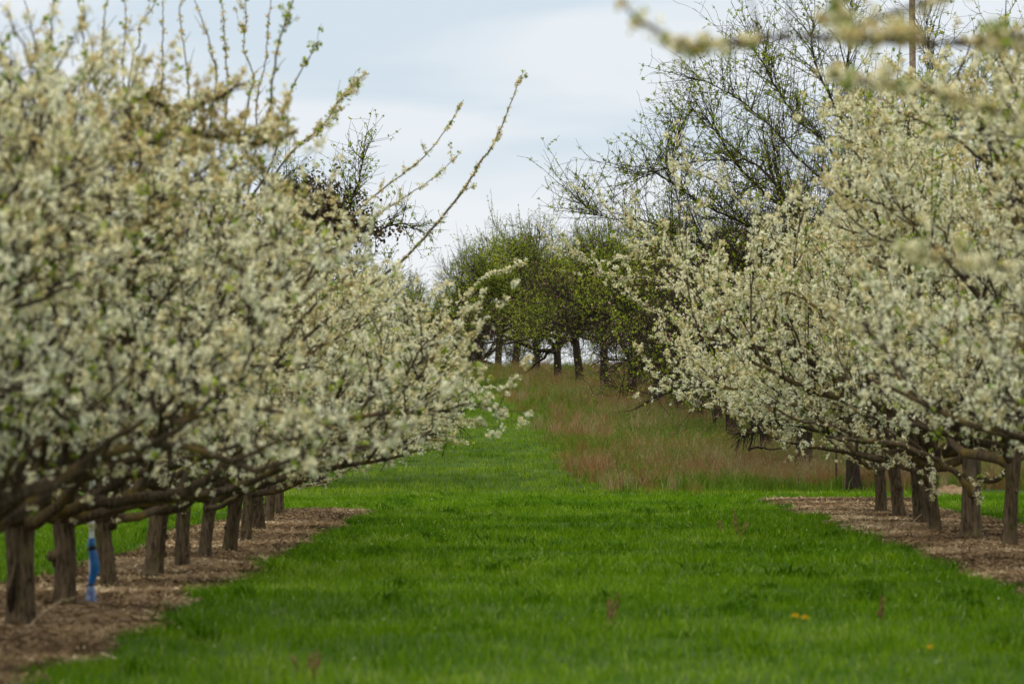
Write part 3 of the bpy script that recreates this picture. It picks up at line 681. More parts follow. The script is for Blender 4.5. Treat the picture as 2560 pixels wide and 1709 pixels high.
# ------------------------------------------------------------------ single limbs the photograph shows
bpy.context.view_layer.update()
def smooth_path(pts, n, jit, rg):
    pts = np.asarray(pts, float); k = len(pts)
    t = np.linspace(0, k - 1, n); i = np.minimum(t.astype(int), k - 2); u = (t - i)[:, None]
    p0 = pts[np.maximum(i - 1, 0)]; p1 = pts[i]; p2 = pts[i + 1]; p3 = pts[np.minimum(i + 2, k - 1)]
    c = 0.5 * ((2 * p1) + (-p0 + p2) * u + (2 * p0 - 5 * p1 + 4 * p2 - p3) * u ** 2 + (-p0 + 3 * p1 - 3 * p2 + p3) * u ** 3)
    e = rg.normal(0, jit, c.shape); e[0] = 0
    return c + e
def special_limb(root, pts, r0, r1, flowers, twigs, seed, t_fl=0.0, twig_len=0.35, leaf=0.15, tan=0.0, name='limb', mats=None, clump=1, dense=False, attach=True):
    """a limb of one tree that the photograph shows on its own, in world points"""
    mats = mats or (M_limb, M_blossom, M_leaf)
    rg = np.random.default_rng(seed)
    if attach:                   # every limb leaves the trunk of its own tree
        top_ = root.location; zt = (1.45 if 'apple' in root.name else 0.70) * root.scale[2]
        st_ = np.array([top_[0], top_[1], top_[2] + zt]); f_ = np.array(pts[0])
        pts = list(pts)
        near_ = 0.45 if len(pts) > 2 else 0
        if np.hypot(f_[0] - st_[0], f_[2] - st_[2]) < near_: st_[2] = min(max(f_[2], st_[2] - 0.25), st_[2] + 0.15); pts = pts[1:]
        gap_ = np.array(pts[0]) - st_; g_ = float(np.linalg.norm(gap_))
        mids = [st_ + gap_ * f + np.array([0, 0, -0.06 * g_ * math.sin(f * math.pi)]) for f in ((0.33, 0.66) if g_ > 1.2 else ())]
        pts = [st_] + mids + pts
    P = smooth_path(pts, max(12, len(pts) * 5), 0.004 if r0 < 0.027 else 0.012, rg)[None]
    k = P.shape[1]; Rr = np.linspace(1, 0, k)[None] ** 0.8 * (r0 - r1) + r1
    Ls = float(np.linalg.norm(np.diff(P[0], axis=0), axis=1).sum())
    parts = [tubes(P, Rr, 8, 0.06)]; cen = []
    def al(Pq, pm, ta, tb=1.0):
        ln = np.linalg.norm(np.diff(Pq, axis=1), axis=2).sum(1); cnt = rg.poisson(ln * pm * (tb - ta)); ix = np.repeat(np.arange(len(Pq)), cnt)
        tt = rg.uniform(ta, tb, len(ix)); p, _, _ = sample(Pq, np.ones(Pq.shape[:2]), ix, tt); return p
    if flowers: cen.append(al(P, flowers, t_fl))
    nt_ = int(Ls * twigs)
    if nt_:
        tt = rg.uniform(0.05, 0.97, nt_); p, d_, r_ = sample(P, Rr, np.zeros(nt_, int), tt)
        D = d_ * 0.8 + unit(rg.normal(0, 1, (nt_, 3))) * 0.8 + np.array([0, 0, 0.35])
        Pt, Rt = grow(p, D, twig_len * rg.uniform(0.4, 1.5, nt_), np.minimum(r_ * 0.6, 0.006), np.full(nt_, 0.002), 5, 0.12, 0.03, rg)
        if dense: Rt = Rt * 1.8
        parts.append(tubes(Pt, Rt, 3))
        if dense:
            ix_, t_, p, d_, r_ = spawn(Pt, Rt, 8, 0.1, 1.0, rg); n_ = len(p)
            D = d_ * 0.5 + unit(rg.normal(0, 1, (n_, 3))) * 1.0 + np.array([0, 0, 0.2])
            Pu, Ru = grow(p, D, rg.uniform(0.15, 0.75, n_), np.minimum(r_ * 0.8, 0.006), np.full(n_, 0.0035), 5, 0.22, 0.03, rg)
            parts.append(tubes(Pu, Ru, 3)); cen.append(al(Pu, 2.0, 0.2))
        if flowers: cen.append(al(Pt, flowers * 0.9, 0.05))
    inv = np.array(root.matrix_world.inverted())
    loc = lambda V: V @ inv[:3, :3].T + inv[:3, 3]
    v, q = join(parts)
    o = link(name, mesh_np(name, loc(v), q, smooth=True), mats[0], root)
    if flowers:
        c = np.concatenate(cen); rp_ = rg.integers(1, 3 + clump, len(c)); c = np.repeat(c, rp_, 0) + rg.normal(0, 0.007 + 0.008 * clump, (int(rp_.sum()), 3))
        lf = rg.random(len(c)) < leaf; rn = np.clip(0.35 + tan + rg.normal(0, 0.18, len(c)), 0, 0.86)
        V, Q, A = petals(c[~lf], rg, 7, 0.012, 0.0108, rn[~lf])
        link('blossom', mesh_np('limb_blossom', loc(V), Q, None, {'rnd': A}), mats[1], o)
        if lf.any():
            V, Q, A = petals(c[lf], rg, 4, 0.014, 0.017, rg.random(int(lf.sum())))
            link('foliage', mesh_np('limb_leaves', loc(V), Q, None, {'rnd': A}), mats[2], o)
    return o
def WP(lst, d): return [W(a, b, d if len(c) == 0 else c[0]) for a, b, *c in lst]
LR, RR = left_roots, right_roots
# two long whips against the sky and their fellows
special_limb(LR[8], WP([(560, 1100, 71), (700, 900, 71), (860, 760, 71), (1000, 655, 71), (1090, 560, 71), (1165, 465, 71), (1200, 405, 71), (1240, 350, 71), (1275, 260, 71), (1309, 178, 71)], 71), 0.024, 0.003, 22, 3, 1, 0.1, 0.18, 0.12, 0.12, clump=0)
special_limb(LR[8], WP([(620, 1080, 72), (760, 720), (860, 560), (960, 470), (1050, 400), (1110, 330), (1158, 250)], 72), 0.018, 0.003, 22, 2.5, 2, 0.1, 0.16, 0.12, 0.12, clump=0)
special_limb(LR[8], WP([(760, 720), (880, 590), (1000, 500), (1090, 440), (1150, 380)], 72.3), 0.012, 0.003, 14, 2, 3, 0.1, 0.2, 0.1, 0.1)
special_limb(LR[5], WP([(480, 1100), (560, 700), (640, 520), (720, 390), (800, 320), (850, 250), (915, 180)], 60.5), 0.022, 0.003, 22, 5, 4, 0.1, 0.2, 0.15, 0.15)
special_limb(LR[3], WP([(110, 1000), (420, 560), (600, 400), (665, 300), (680, 200), (700, 90), (740, -20)], 47.5), 0.024, 0.004, 14, 4, 5, 0.1, 0.15, 0.4, 0.15)
special_limb(LR[4], WP([(300, 900), (640, 480), (700, 300), (745, 190), (800, 100)], 55), 0.018, 0.003, 14, 3, 25, 0.1, 0.15, 0.6, 0.15)
# heavy crooked limb, top left
special_limb(LR[1], WP([(-180, 800), (-60, 480), (20, 445), (110, 405), (215, 385), (300, 350), (345, 325), (322, 290), (322, 255), (390, 262), (450, 285), (530, 250), (620, 200)], 41.3), 0.062, 0.010, 26, 9, 6, 0.1, 0.4, 0.1, 0.2)
special_limb(LR[1], WP([(215, 385), (320, 380), (420, 330), (520, 335), (640, 360), (740, 330)], 41.5), 0.036, 0.008, 30, 9, 7, 0.1, 0.45, 0.08, 0.25)
special_limb(LR[1], WP([(-120, 700), (0, 600), (60, 590), (160, 560), (290, 600), (420, 520), (480, 500)], 41.0), 0.045, 0.008, 26, 8, 8, 0.1, 0.4, 0.08, 0.1)
# dark limbs drawn diagonally through the left blossom
special_limb(LR[4], WP([(300, 1180), (410, 1070), (518, 968), (610, 915), (700, 870), (785, 765), (870, 690)], 53.2), 0.034, 0.010, 10, 5, 9, 0.3, 0.3)
special_limb(LR[6], WP([(470, 1150), (600, 1120), (680, 1030), (742, 940), (755, 880), (790, 800)], 59.5), 0.034, 0.010, 8, 4, 10, 0.4, 0.3)
special_limb(LR[7], WP([(640, 1190), (760, 1160), (800, 1120), (850, 1040), (905, 970), (960, 900)], 66), 0.034, 0.010, 8, 4, 11, 0.4, 0.3)
special_limb(LR[10], WP([(690, 1200), (780, 1190), (870, 1160), (930, 1125), (955, 1100), (945, 1060)], 84), 0.040, 0.012, 12, 6, 12, 0.3, 0.35)
special_limb(LR[11], WP([(880, 1000), (960, 940), (1010, 925), (1070, 925), (1078, 890)], 88), 0.034, 0.016, 0, 0, 13)
special_limb(LR[4], WP([(330, 1270), (300, 1240), (410, 1275), (520, 1225), (600, 1180), (760, 1150)], 56), 0.060, 0.030, 5, 2, 14, 0.5, 0.3)
special_limb(LR[2], WP([(60, 1310), (120, 1290), (230, 1255), (380, 1245), (470, 1225), (560, 1160), (640, 1120)], 46.3), 0.058, 0.028, 6, 3, 15, 0.45, 0.3)
special_limb(LR[1], WP([(-110, 1310), (0, 1310), (110, 1230), (230, 1170), (340, 1110), (380, 1080)], 42), 0.055, 0.026, 7, 3, 16, 0.35, 0.3, 0.05, 0.35)
special_limb(LR[3], WP([(160, 1320), (240, 1230), (340, 1180), (450, 1155), (560, 1130), (700, 1120)], 50), 0.055, 0.024, 7, 4, 17, 0.35, 0.3)
# flowering tips over the slope
special_limb(LR[12], WP([(900, 1090), (1010, 1020), (1120, 985), (1170, 972), (1222, 970)], 97), 0.016, 0.004, 34, 8, 18, 0.0, 0.22, 0.05, -0.15)
special_limb(LR[11], WP([(900, 1160), (1010, 1120), (1060, 1090), (1110, 1050), (1130, 1025)], 92), 0.016, 0.004, 26, 7, 19, 0.0, 0.22, 0.05, -0.1)
special_limb(LR[12], WP([(1000, 860), (1120, 780), (1200, 700), (1260, 675), (1320, 655)], 98), 0.016, 0.004, 24, 6, 20, 0.0, 0.22, 0.1, -0.05)
# right row
special_limb(RR[12], WP([(2230, 1150), (2120, 1130), (2000, 1110), (1930, 1090), (1880, 1040), (1800, 1000)], 86), 0.045, 0.014, 16, 7, 31, 0.35, 0.4, 0.05, -0.1)
special_limb(RR[10], WP([(2360, 1200), (2310, 1190), (2250, 1160), (2200, 1130), (2130, 1080), (2000, 1050), (1900, 1000)], 77), 0.050, 0.014, 14, 7, 32, 0.5, 0.4, 0.05, -0.1)
special_limb(RR[9], WP([(2430, 1240), (2400, 1190), (2340, 1150), (2240, 1110), (2150, 1100), (2060, 1090)], 72.5), 0.055, 0.02, 10, 5, 33, 0.4, 0.4)
special_limb(RR[9], WP([(2440, 1215), (2490, 1200), (2530, 1160), (2600, 1120)], 74), 0.045, 0.02, 5, 2, 34, 0.5, 0.3)
special_limb(RR[9], WP([(2400, 960), (2250, 830), (2080, 800), (2030, 760), (1975, 735), (1900, 760)], 73), 0.045, 0.008, 12, 6, 35, 0.5, 0.35)
special_limb(RR[11], WP([(2160, 680), (2110, 640), (2070, 600), (2000, 580), (1978, 555), (1975, 540)], 80), 0.045, 0.012, 5, 3, 36, 0.3, 0.35)
special_limb(RR[7], WP([(2420, 725), (2300, 705), (2220, 675), (2165, 650)], 64), 0.025, 0.01, 8, 4, 37, 0.3, 0.3)
special_limb(RR[6], WP([(2640, 1000), (2560, 980), (2460, 950), (2400, 905), (2360, 900)], 60), 0.045, 0.015, 6, 3, 38, 0.4, 0.3)
for j, (pt, d) in enumerate([([(2000, 900), (1800, 780), (1640, 700), (1520, 690), (1440, 640), (1370, 620)], 96), ([(2000, 950), (1850, 850), (1720, 800), (1620, 770), (1580, 740)], 93),
                             ([(2050, 1050), (1900, 960), (1780, 900), (1700, 870), (1640, 840)], 95), ([(2050, 1080), (1950, 1040), (1880, 1010), (1800, 960), (1740, 950)], 92),
                             ([(1950, 800), (1780, 650), (1650, 600), (1560, 560), (1500, 500)], 95), ([(2100, 800), (1900, 560), (1800, 460), (1700, 420)], 90),
                             ([(2000, 860), (1860, 740), (1740, 680), (1620, 640), (1560, 650)], 90)]):
    special_limb(RR[13 if j != 5 else 12], WP(pt, d), 0.026, 0.004, 22, 9, 40 + j, 0.1, 0.5, 0.08, -0.05)
# close, very blurred limbs, top right
T = RR[0]; tx = WX(5669, 19.5)
special_limb(T, WP([(5660, 900), (4600, 420), (3600, 190), (2900, 100), (2560, 95), (2420, 108), (2285, 104), (2100, 96), (1960, 92), (1860, 105), (1750, 112), (1680, 108), (1630, 70), (1590, 45), (1555, 0)], 19.3), 0.022, 0.004, 3, 1, 60, 0.1, 0.06, 0.2, 0.2)
for j, (a, b, n_, dy) in enumerate([(1680, 1765, 40, 8), (1785, 1880, 36, 4), (2110, 2290, 90, -20), (2440, 2560, 60, 0), (1870, 1900, 8, -40)]):
    rg = np.random.default_rng(70 + j)
    pts = WP([(b, 104 + dy), ((a + b) / 2, 108 + dy), (a, 108 + dy)], 19.3)
    special_limb(T, pts, 0.006, 0.003, n_ * 1.2, 16, 70 + j, 0.0, 0.045, 0.08, 0.18, attach=False)
special_limb(T, WP([(5000, 700), (4300, 400), (3600, 180), (3100, 90), (2780, 60), (2560, -40), (2300, 10), (2150, 60), (2100, 30), (2080, -30)], 21), 0.015, 0.004, 18, 8, 80, 0.1, 0.12, 0.1, 0.15)
special_limb(T, WP([(4600, 700), (4000, 500), (3300, 370), (2900, 335), (2700, 320), (2560, 300), (2400, 250), (2250, 215), (2130, 200), (2080, 190)], 24), 0.016, 0.004, 14, 6, 81, 0.3, 0.12, 0.1, 0.05)
special_limb(T, WP([(4600, 900), (4000, 760), (3300, 670), (2900, 650), (2700, 640), (2560, 670), (2420, 655), (2300, 640), (2230, 600)], 23.5), 0.016, 0.004, 16, 6, 82, 0.3, 0.12, 0.1, 0.0)
special_limb(T, WP([(1960, 92), (1975, 40), (1968, -30)], 19.3), 0.005, 0.003, 6, 2, 83, 0.0, 0.05, 0.3, 0.2, attach=False)
special_limb(T, WP([(1900, 100), (1890, 50), (1872, -20)], 19.3), 0.005, 0.003, 0, 0, 84, attach=False)
# ivy and the broken limb of the apples

TA = bpy.data.objects['apple_tree']
AMS = (M_abark, M_aleaf, M_aleaf)
for j, pt in enumerate([[(2150, 900), (2200, 700), (2190, 560), (2210, 480), (2150, 380), (2080, 250), (2030, 120), (2050, 20)],
                        [(2190, 560), (2100, 480), (2000, 400), (1900, 290), (1800, 220), (1700, 185)],
                        [(2200, 640), (2080, 600), (1960, 520), (1860, 430), (1790, 330), (1730, 240)],
                        [(2000, 560), (1900, 420), (1820, 400), (1720, 408), (1640, 430), (1560, 462)],
                        [(2150, 520), (2080, 380), (1980, 280), (1920, 180), (1872, 100)],
                        [(2200, 500), (2180, 340), (2120, 200), (2130, 60), (2100, -20)],
                        [(1990, 640), (1860, 560), (1740, 500), (1670, 440), (1690, 370), (1700, 300)],
                        [(2220, 480), (2280, 340), (2330, 180), (2300, 60)], [(2210, 520), (2350, 380), (2440, 250), (2500, 100)],
                        [(2210, 640), (2060, 680), (1900, 660), (1760, 620), (1640, 560), (1500, 540), (1440, 490)]]):
    special_limb(TA, WP(pt, 122.5 + (j * 7 % 5)), 0.07 if j in (0, 2) else 0.035, 0.006, 2.6, 12, 200 + j, 0.5, 1.2, 1.0, mats=AMS, dense=True)
# ivy clump high in the dark apple left
def apple_named(txt): return [o for o in C.objects if o.name.startswith('apple_tree') and txt in o['label']][0]
IV = apple_named('ivy clump')
M_ivy = leafy('withered_ivy', [(0.0, (0.030, 0.020, 0.011)), (0.6, (0.085, 0.052, 0.026)), (1.0, (0.13, 0.12, 0.03))], 0.1)
def to_local(root, V):
    inv = np.array(root.matrix_world.inverted()); return V @ inv[:3, :3].T + inv[:3, 3]
rg = np.random.default_rng(90); cc = []
for px, py, sx_, sz_, n_ in [(780, 520, 0.45, 0.33, 1300), (720, 490, 0.3, 0.12, 350), (850, 560, 0.35, 0.22, 500), (700, 580, 0.3, 0.3, 400), (900, 575, 0.4, 0.12, 250)]:
    cc.append(W(px, py, 125.5) + rg.normal(0, 1, (n_, 3)) * np.array([sx_, 0.4, sz_]))
cc = np.concatenate(cc); V, Q, A = petals(cc, rg, 3, 0.05, 0.035, np.clip(rg.normal(0.4, 0.25, len(cc)), 0, 1))
link('ivy_clump', mesh_np('ivy_clump', to_local(IV, V), Q, None, {'rnd': A}), M_ivy, IV, label='brown withered ivy clump')
for j, pt in enumerate([[(760, 640), (720, 560), (690, 500), (715, 440), (725, 460)], [(800, 620), (850, 560), (940, 570), (1000, 560), (1040, 575)], [(800, 600), (830, 540), (870, 520), (900, 440), (905, 385)]]):
    special_limb(IV, WP(pt, 125.5), 0.05, 0.008, 4, 7, 230 + j, 0.5, 0.8, 1.0, mats=AMS, dense=True)
# broken, dead limb hanging into the tall grass
o = special_limb(TA, WP([(2060, 1060), (1990, 1075), (1920, 1078), (1860, 1080), (1820, 1083)], 124.0), 0.050, 0.020, 0, 0, 240, name='broken_limb')
pr = []; rg = np.random.default_rng(241)
for pt, r0 in [([(1905, 1078), (1885, 1050), (1872, 1030), (1868, 1005)], 0.05), ([(1880, 1040), (1882, 1075), (1878, 1105), (1872, 1130)], 0.035),
               ([(1870, 1122), (1900, 1118), (1930, 1122), (1975, 1116)], 0.03), ([(1990, 1090), (1940, 1060), (1900, 1040), (1870, 1034)], 0.035)]:
    Pq = smooth_path(WP(pt, 124.0), 12, 0.012, rg)[None]; pr.append(tubes(Pq, np.linspace(r0, r0 * .4, 12)[None], 6, 0.06))
base = smooth_path(WP([(1960, 1050), (1900, 1065), (1850, 1082)], 124.0), 40, 0.06, rg)
D = np.stack([rg.uniform(-1.2, 0.1, 160), rg.normal(0, .3, 160), rg.uniform(-1.0, 0.35, 160)], -1)
Pq, Rq = grow(base[rg.integers(0, 40, 160)], D, rg.uniform(0.2, 0.55, 160), np.full(160, 0.009), np.full(160, 0.004), 5, 0.16, -0.06, rg); pr.append(tubes(Pq, Rq, 3))
v, q = join(pr); link('broken_twigs', mesh_np('broken_twigs', to_local(TA, v), q), M_atwig, TA, label='dead grey broken twigs hanging into the grass')

# hollow in the first trunk, stump at the foot of the fourth
def solid(name, rings, rad, sides, mat, root=None, ridge=0.05, **tags):
    v, q = tubes(np.asarray(rings, float)[None], np.asarray(rad, float)[None], sides, ridge)
    if root is not None: v = to_local(root, v)
    return link(name, mesh_np(name, v, q, smooth=True), mat, root, **tags)
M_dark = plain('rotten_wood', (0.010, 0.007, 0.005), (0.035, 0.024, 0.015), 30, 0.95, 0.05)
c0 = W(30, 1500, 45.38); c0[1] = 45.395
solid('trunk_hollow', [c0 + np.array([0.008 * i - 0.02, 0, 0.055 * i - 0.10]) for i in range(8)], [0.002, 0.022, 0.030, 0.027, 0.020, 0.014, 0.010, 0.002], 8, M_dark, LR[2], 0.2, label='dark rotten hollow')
def foot(px, py):
    d = 1.7 * FP / (py - 1039.0); x = WX(px, d)
    for _ in range(4):
        d = (1.7 - float(H(x, d))) * FP / (py - 1039.0); x = WX(px, d)
    return x, d, float(H(x, d))
x, d, z = foot(374, 1453)
st = solid('tree_stump', [(0, 0, -0.05), (0, 0, 0.0), (0.005, 0, 0.05), (0.008, 0, 0.085), (0.008, 0, 0.092), (0.008, 0, 0.093)], [0.10, 0.085, 0.075, 0.072, 0.062, 0.002], 14, M_trunk, None, 0.05,
           label='short sawn stump at the foot of the forked plum trunk, left row', category='stump'); st.location = (x, d, z)

# white pipe wrapped in blue plastic
M_white = plain('white_plastic', (0.78, 0.82, 0.86), (0.88, 0.90, 0.92), 12, 0.45, 0.4)
M_blue = plain('blue_plastic', (0.002, 0.075, 0.30), (0.006, 0.16, 0.48), 9, 0.4, 0.5)
M_pale = plain('torn_pale_blue_plastic', (0.06, 0.12, 0.38), (0.38, 0.46, 0.62), 22, 0.5, 0.4)
M_black = plain('black_strap', (0.006, 0.007, 0.012), (0.02, 0.02, 0.03), 20, 0.6, 0.3)
x, d, z = foot(229, 1516); k_ = d / FP
pipe = thing('standpipe', 'white pipe wrapped in bright blue plastic standing between two left trunks', 'pipe', (x, d, z))
def col(name, prof, mat, sides=12, ridge=0.0, wob=0.0, seed=0, parent=pipe):
    rg = np.random.default_rng(seed)
    P = np.array([[(a - 229) * k_, 0, (1516 - b) * k_] for a, b, r_ in prof]); P[:, 1] = rg.normal(0, wob, len(P))
    v, q = tubes(P[None], np.array([[r_ for a, b, r_ in prof]]) * k_, sides, ridge)
    return link(name, mesh_np(name, v, q, smooth=True), mat, parent)
col('pipe', [(229, 1520, 6.2), (229, 1400, 6.2), (229, 1340, 6.5), (230, 1313, 6.6), (230, 1311, 8.2), (230, 1306, 8.2), (230, 1304, 6.6), (229, 1278, 6.6), (229, 1276, 8.0), (229, 1270, 8.0), (229, 1268, 6.4), (230, 1242, 6.2),
             (231, 1238, 7.5), (231, 1200, 7.5), (229, 1178, 7.5), (229, 1166, 13), (229, 1160, 13), (229, 1159, 0.1)], M_white)
col('wrap', [(228, 1348, 7.8), (229, 1345, 9.2), (229, 1360, 9.5), (229, 1368, 8.3), (231, 1376, 10.5), (234, 1395, 11.5), (236, 1412, 12.4), (236, 1425, 12.0), (232, 1440, 10.5), (228, 1455, 8.0), (227, 1463, 6.8)][::-1], M_blue, 14, 0.07, 0.002, 4)
col('strap', [(224, 1366, 8.0), (228, 1368, 11.3), (233, 1371, 11.3), (239, 1375, 7.0)], M_black, 10, 0.1, 0.001, 5)
col('strap', [(227, 1466, 7.0), (227, 1464, 9.3), (227, 1460, 9.3), (227, 1458, 7.0)], M_black, 10, 0.1, 0.0, 6)
rg = np.random.default_rng(7)
sv, sq = [], []
for i in range(13):      # torn strips spreading over the ground
    a = i / 13 * 2 * math.pi; w_ = 4.5 * k_
    for j in range(6):
        t_ = j / 5; r_ = (7 + 9 * t_ + rg.normal(0, 1.0)) * k_; zz = (1516 - 1464) * k_ * (1 - t_) + 0.004
        c_, s_ = math.cos(a + rg.normal(0, .05)), math.sin(a)
        sv += [(c_ * r_ + s_ * w_ - 0.004, s_ * r_ - c_ * w_, zz), (c_ * r_ - s_ * w_ - 0.004, s_ * r_ + c_ * w_, zz)]
        if j < 5: b = (i * 6 + j) * 2; sq.append((b, b + 1, b + 3, b + 2))
sk = link('torn_skirt', mesh_np('torn_skirt', sv, sq, smooth=True), M_pale, pipe)
sk.modifiers.new('thick', 'SOLIDIFY').thickness = 0.003

# fallen sticks
M_stick = plain('dry_wood', (0.16, 0.115, 0.07), (0.36, 0.28, 0.19), 25, 0.9, 0.1)
M_dstick = plain('dark_wood', (0.03, 0.02, 0.014), (0.10, 0.07, 0.045), 25, 0.9, 0.1)
def stick(pts, r0, label, mat=M_stick, dy=0.0, forks=(), cat='stick', group=None):
    rg = np.random.default_rng(len(label)); x, d, z = foot(*pts[0])
    d += dy
    P = np.array([W(a, b, d + dd) for (a, b), dd in zip(pts, np.linspace(0, 0.35, len(pts)))]); B = P[0].copy()
    n_ = max(8, len(pts) * 4)
    parts = [tubes(smooth_path(P, n_, 0.004, rg)[None], np.linspace(r0, r0 * .45, n_)[None], 7, 0.08)]
    for f in forks:
        F = np.array([W(a, b, d + 0.15) for a, b in f]); parts.append(tubes(smooth_path(F, 8, 0.004, rg)[None], np.linspace(r0 * .6, r0 * .25, 8)[None], 5, 0.08))
    v, q = join(parts); o = link('fallen_branch', mesh_np('fallen_branch', v - B, q, smooth=True), mat, label=label, category=cat)
    o.location = B + np.array([0, 0, 0.01])
    return o
stick([(36, 1600), (70, 1570), (110, 1535), (150, 1508), (195, 1494)], 0.013, 'long bare dry branch lying in front of the first two left trunks', forks=[[(110, 1535), (130, 1545), (160, 1540)]])
stick([(450, 1452), (462, 1442), (472, 1434), (490, 1442)], 0.010, 'small pale bent stick lying on the left bare strip')
stick([(2226, 1338), (2238, 1318), (2262, 1295), (2282, 1280)], 0.008, 'thin dry stick leaning in the crossed heap by the right trunks')
stick([(2256, 1327), (2275, 1312), (2290, 1298), (2304, 1285)], 0.014, 'pale straight stick with cut end in the crossed heap by the right trunks', dy=-0.3)
stick([(2246, 1312), (2256, 1294), (2272, 1289), (2284, 1300), (2290, 1318)], 0.008, 'dark arched twig in the crossed heap by the right trunks', M_dstick, -0.1)
stick([(2320, 1330), (2316, 1308), (2308, 1292), (2298, 1284)], 0.008, 'dark curved twig at the right end of the crossed heap', M_dstick, 0.1)
stick([(697, 1389), (699, 1370), (702, 1352)], 0.022, 'dark broken stub poking out of the left strip edge', M_dstick, forks=[[(697, 1380), (690, 1368), (693, 1358)]])
stick([(1547, 1232), (1550, 1205), (1546, 1180), (1541, 1160), (1544, 1140)], 0.012, 'small bare dark sapling twig standing alone in the mown grass', M_dstick, forks=[[(1550, 1210), (1562, 1196), (1566, 1190)], [(1548, 1226), (1558, 1218)]], cat='twig')
stick([(2180, 1242), (2170, 1235), (2167, 1222), (2169, 1212)], 0.009, 'dark curled twig at the far end of the right bare strip', M_dstick)

# dock stalks in the mown grass
M_dock = leafy('dock_stalk_red', [(0.0, (0.13, 0.065, 0.03)), (0.5, (0.21, 0.12, 0.055)), (1.0, (0.32, 0.22, 0.10))], 0.1)
def dock(px, py, h, n_, seed, label):
    rg = np.random.default_rng(seed); x, d, z = foot(px, py)
    P0 = np.stack([rg.normal(0, .02, n_), rg.normal(0, .02, n_), np.full(n_, -0.02)], -1)
    D = np.stack([rg.normal(0, .24, n_), rg.normal(0, .24, n_), np.ones(n_)], -1)
    P, Rr = grow(P0, D, rg.uniform(0.5, 1.05, n_) * h, np.full(n_, 0.005), np.full(n_, 0.0025), 7, 0.08, 0.0, rg)
    v, q = tubes(P, Rr, 4); ix = rg.integers(0, n_, n_ * 34); p, _, _ = sample(P, Rr, ix, rg.uniform(0.4, 1, len(ix)))
    V, Q, A = petals(p, rg, 2, 0.008, 0.007, rg.random(len(ix)))
    vv, qq = join([(v, q), (V, Q)])
    o = link('dock_plant', mesh_np('dock_plant', vv, qq, None, {'rnd': np.concatenate([np.full(len(q), 0.3), A])}), M_dock, label=label, category='plant', group='reddish seed stalks in the mown grass')
    o.location = (x, d, z)
dock(1525, 1565, 0.40, 4, 1, 'reddish seed stalks standing in the lower middle of the mown grass')
dock(1850, 1345, 0.42, 5, 2, 'reddish seed stalks near the tip of the right bare strip')
dock(1808, 1335, 0.26, 3, 3, 'thin reddish seed stalks left of the taller clump by the right strip')
dock(775, 1700, 0.26, 5, 4, 'reddish seed stalks at the bottom edge, left of centre')
dock(2205, 1560, 0.32, 4, 5, 'bent brown seed stalk in the grass at the lower right')

# dandelions
M_dand = plain('dandelion_yellow', (0.62, 0.40, 0.0), (0.80, 0.58, 0.0), 40, 0.7, 0.1)
M_gstem = plain('dandelion_stem', (0.10, 0.18, 0.03), (0.16, 0.26, 0.05), 20, 0.7, 0.1)
def dand_meshes():
    rg = np.random.default_rng(5); V, Q = [], []
    for ring, (rr, zz, n_) in enumerate([(0.021, 0.0, 18), (0.016, 0.005, 15), (0.010, 0.009, 11), (0.005, 0.011, 7)]):
        for i in range(n_):
            a = (i + 0.5 * ring) / n_ * 2 * math.pi; c_, s_ = math.cos(a), math.sin(a); b = len(V); w_ = 0.0032
            V += [(-s_ * w_, c_ * w_, zz), (s_ * w_, -c_ * w_, zz), (c_ * rr + s_ * w_, s_ * rr - c_ * w_, zz + 0.004), (c_ * rr - s_ * w_, s_ * rr + c_ * w_, zz + 0.004)]
            Q.append((b, b + 1, b + 2, b + 3))
    P = np.array([[(0, 0, 0), (0.003, 0, 0.06), (0.0, 0.003, 0.12), (0, 0, 0.165)]]); v, q = tubes(P, np.full((1, 4), 0.0022), 6)
    fm = mesh_np('dandelion_head', np.array(V) + (0, 0, 0.163), Q); sm = mesh_np('dandelion_stem', v, q)
    return fm, sm
dfm, dsm = dand_meshes()
for px, py, s_, lab in [(1988, 1655, 1.9, 'left one of the pair of big dandelions in the near grass, lower right'), (2012, 1653, 1.8, 'right one of the pair of big dandelions in the near grass, lower right'),
                        (2324, 1709, 1.4, 'blurred dandelion at the bottom edge, lower right corner'), (1957, 1238, 1.3, 'dandelion in the grass before the straw coloured stalks'),
                        (1725, 1334, 1.0, 'small dandelion in the grass left of the right bare strip'), (1443, 1108, 1.3, 'left dandelion of the pair at the edge of the reddish stalks'),
                        (1449, 1106, 1.4, 'right dandelion of the pair at the edge of the reddish stalks'), (1136, 1062, 1.2, 'dandelion highest on the slope beside the left blossom tips'),
                        (1115, 1106, 1.2, 'dandelion on the slope just under the left blossom tips'), (1125, 1164, 1.1, 'dandelion low on the slope near the cross track'),
                        (876, 1236, 1.3, 'left dandelion beyond the tip of the left bare strip'), (952, 1234, 1.3, 'right dandelion beyond the tip of the left bare strip')]:
    lo, hi = 40.0, 205.0
    if py < 1236:            # on the slope: walk out until the line of sight meets the ground
        dd = np.arange(120, 205, 0.1); zz = 1.7 + (1039.0 - py) * dd / FP; g = H(WX(px, dd), dd); i = int(np.argmax(g > zz)); x, d, z = WX(px, dd[i]), dd[i], float(g[i])
    else: x, d, z = foot(px, py)
    o = thing('dandelion', lab, 'flower', (x, d, z), rng.random() * 6, s_, 'yellow dandelions in the grass')
    f = link('flower_head', dfm, M_dand, o); st_ = link('stem', dsm, M_gstem, o)

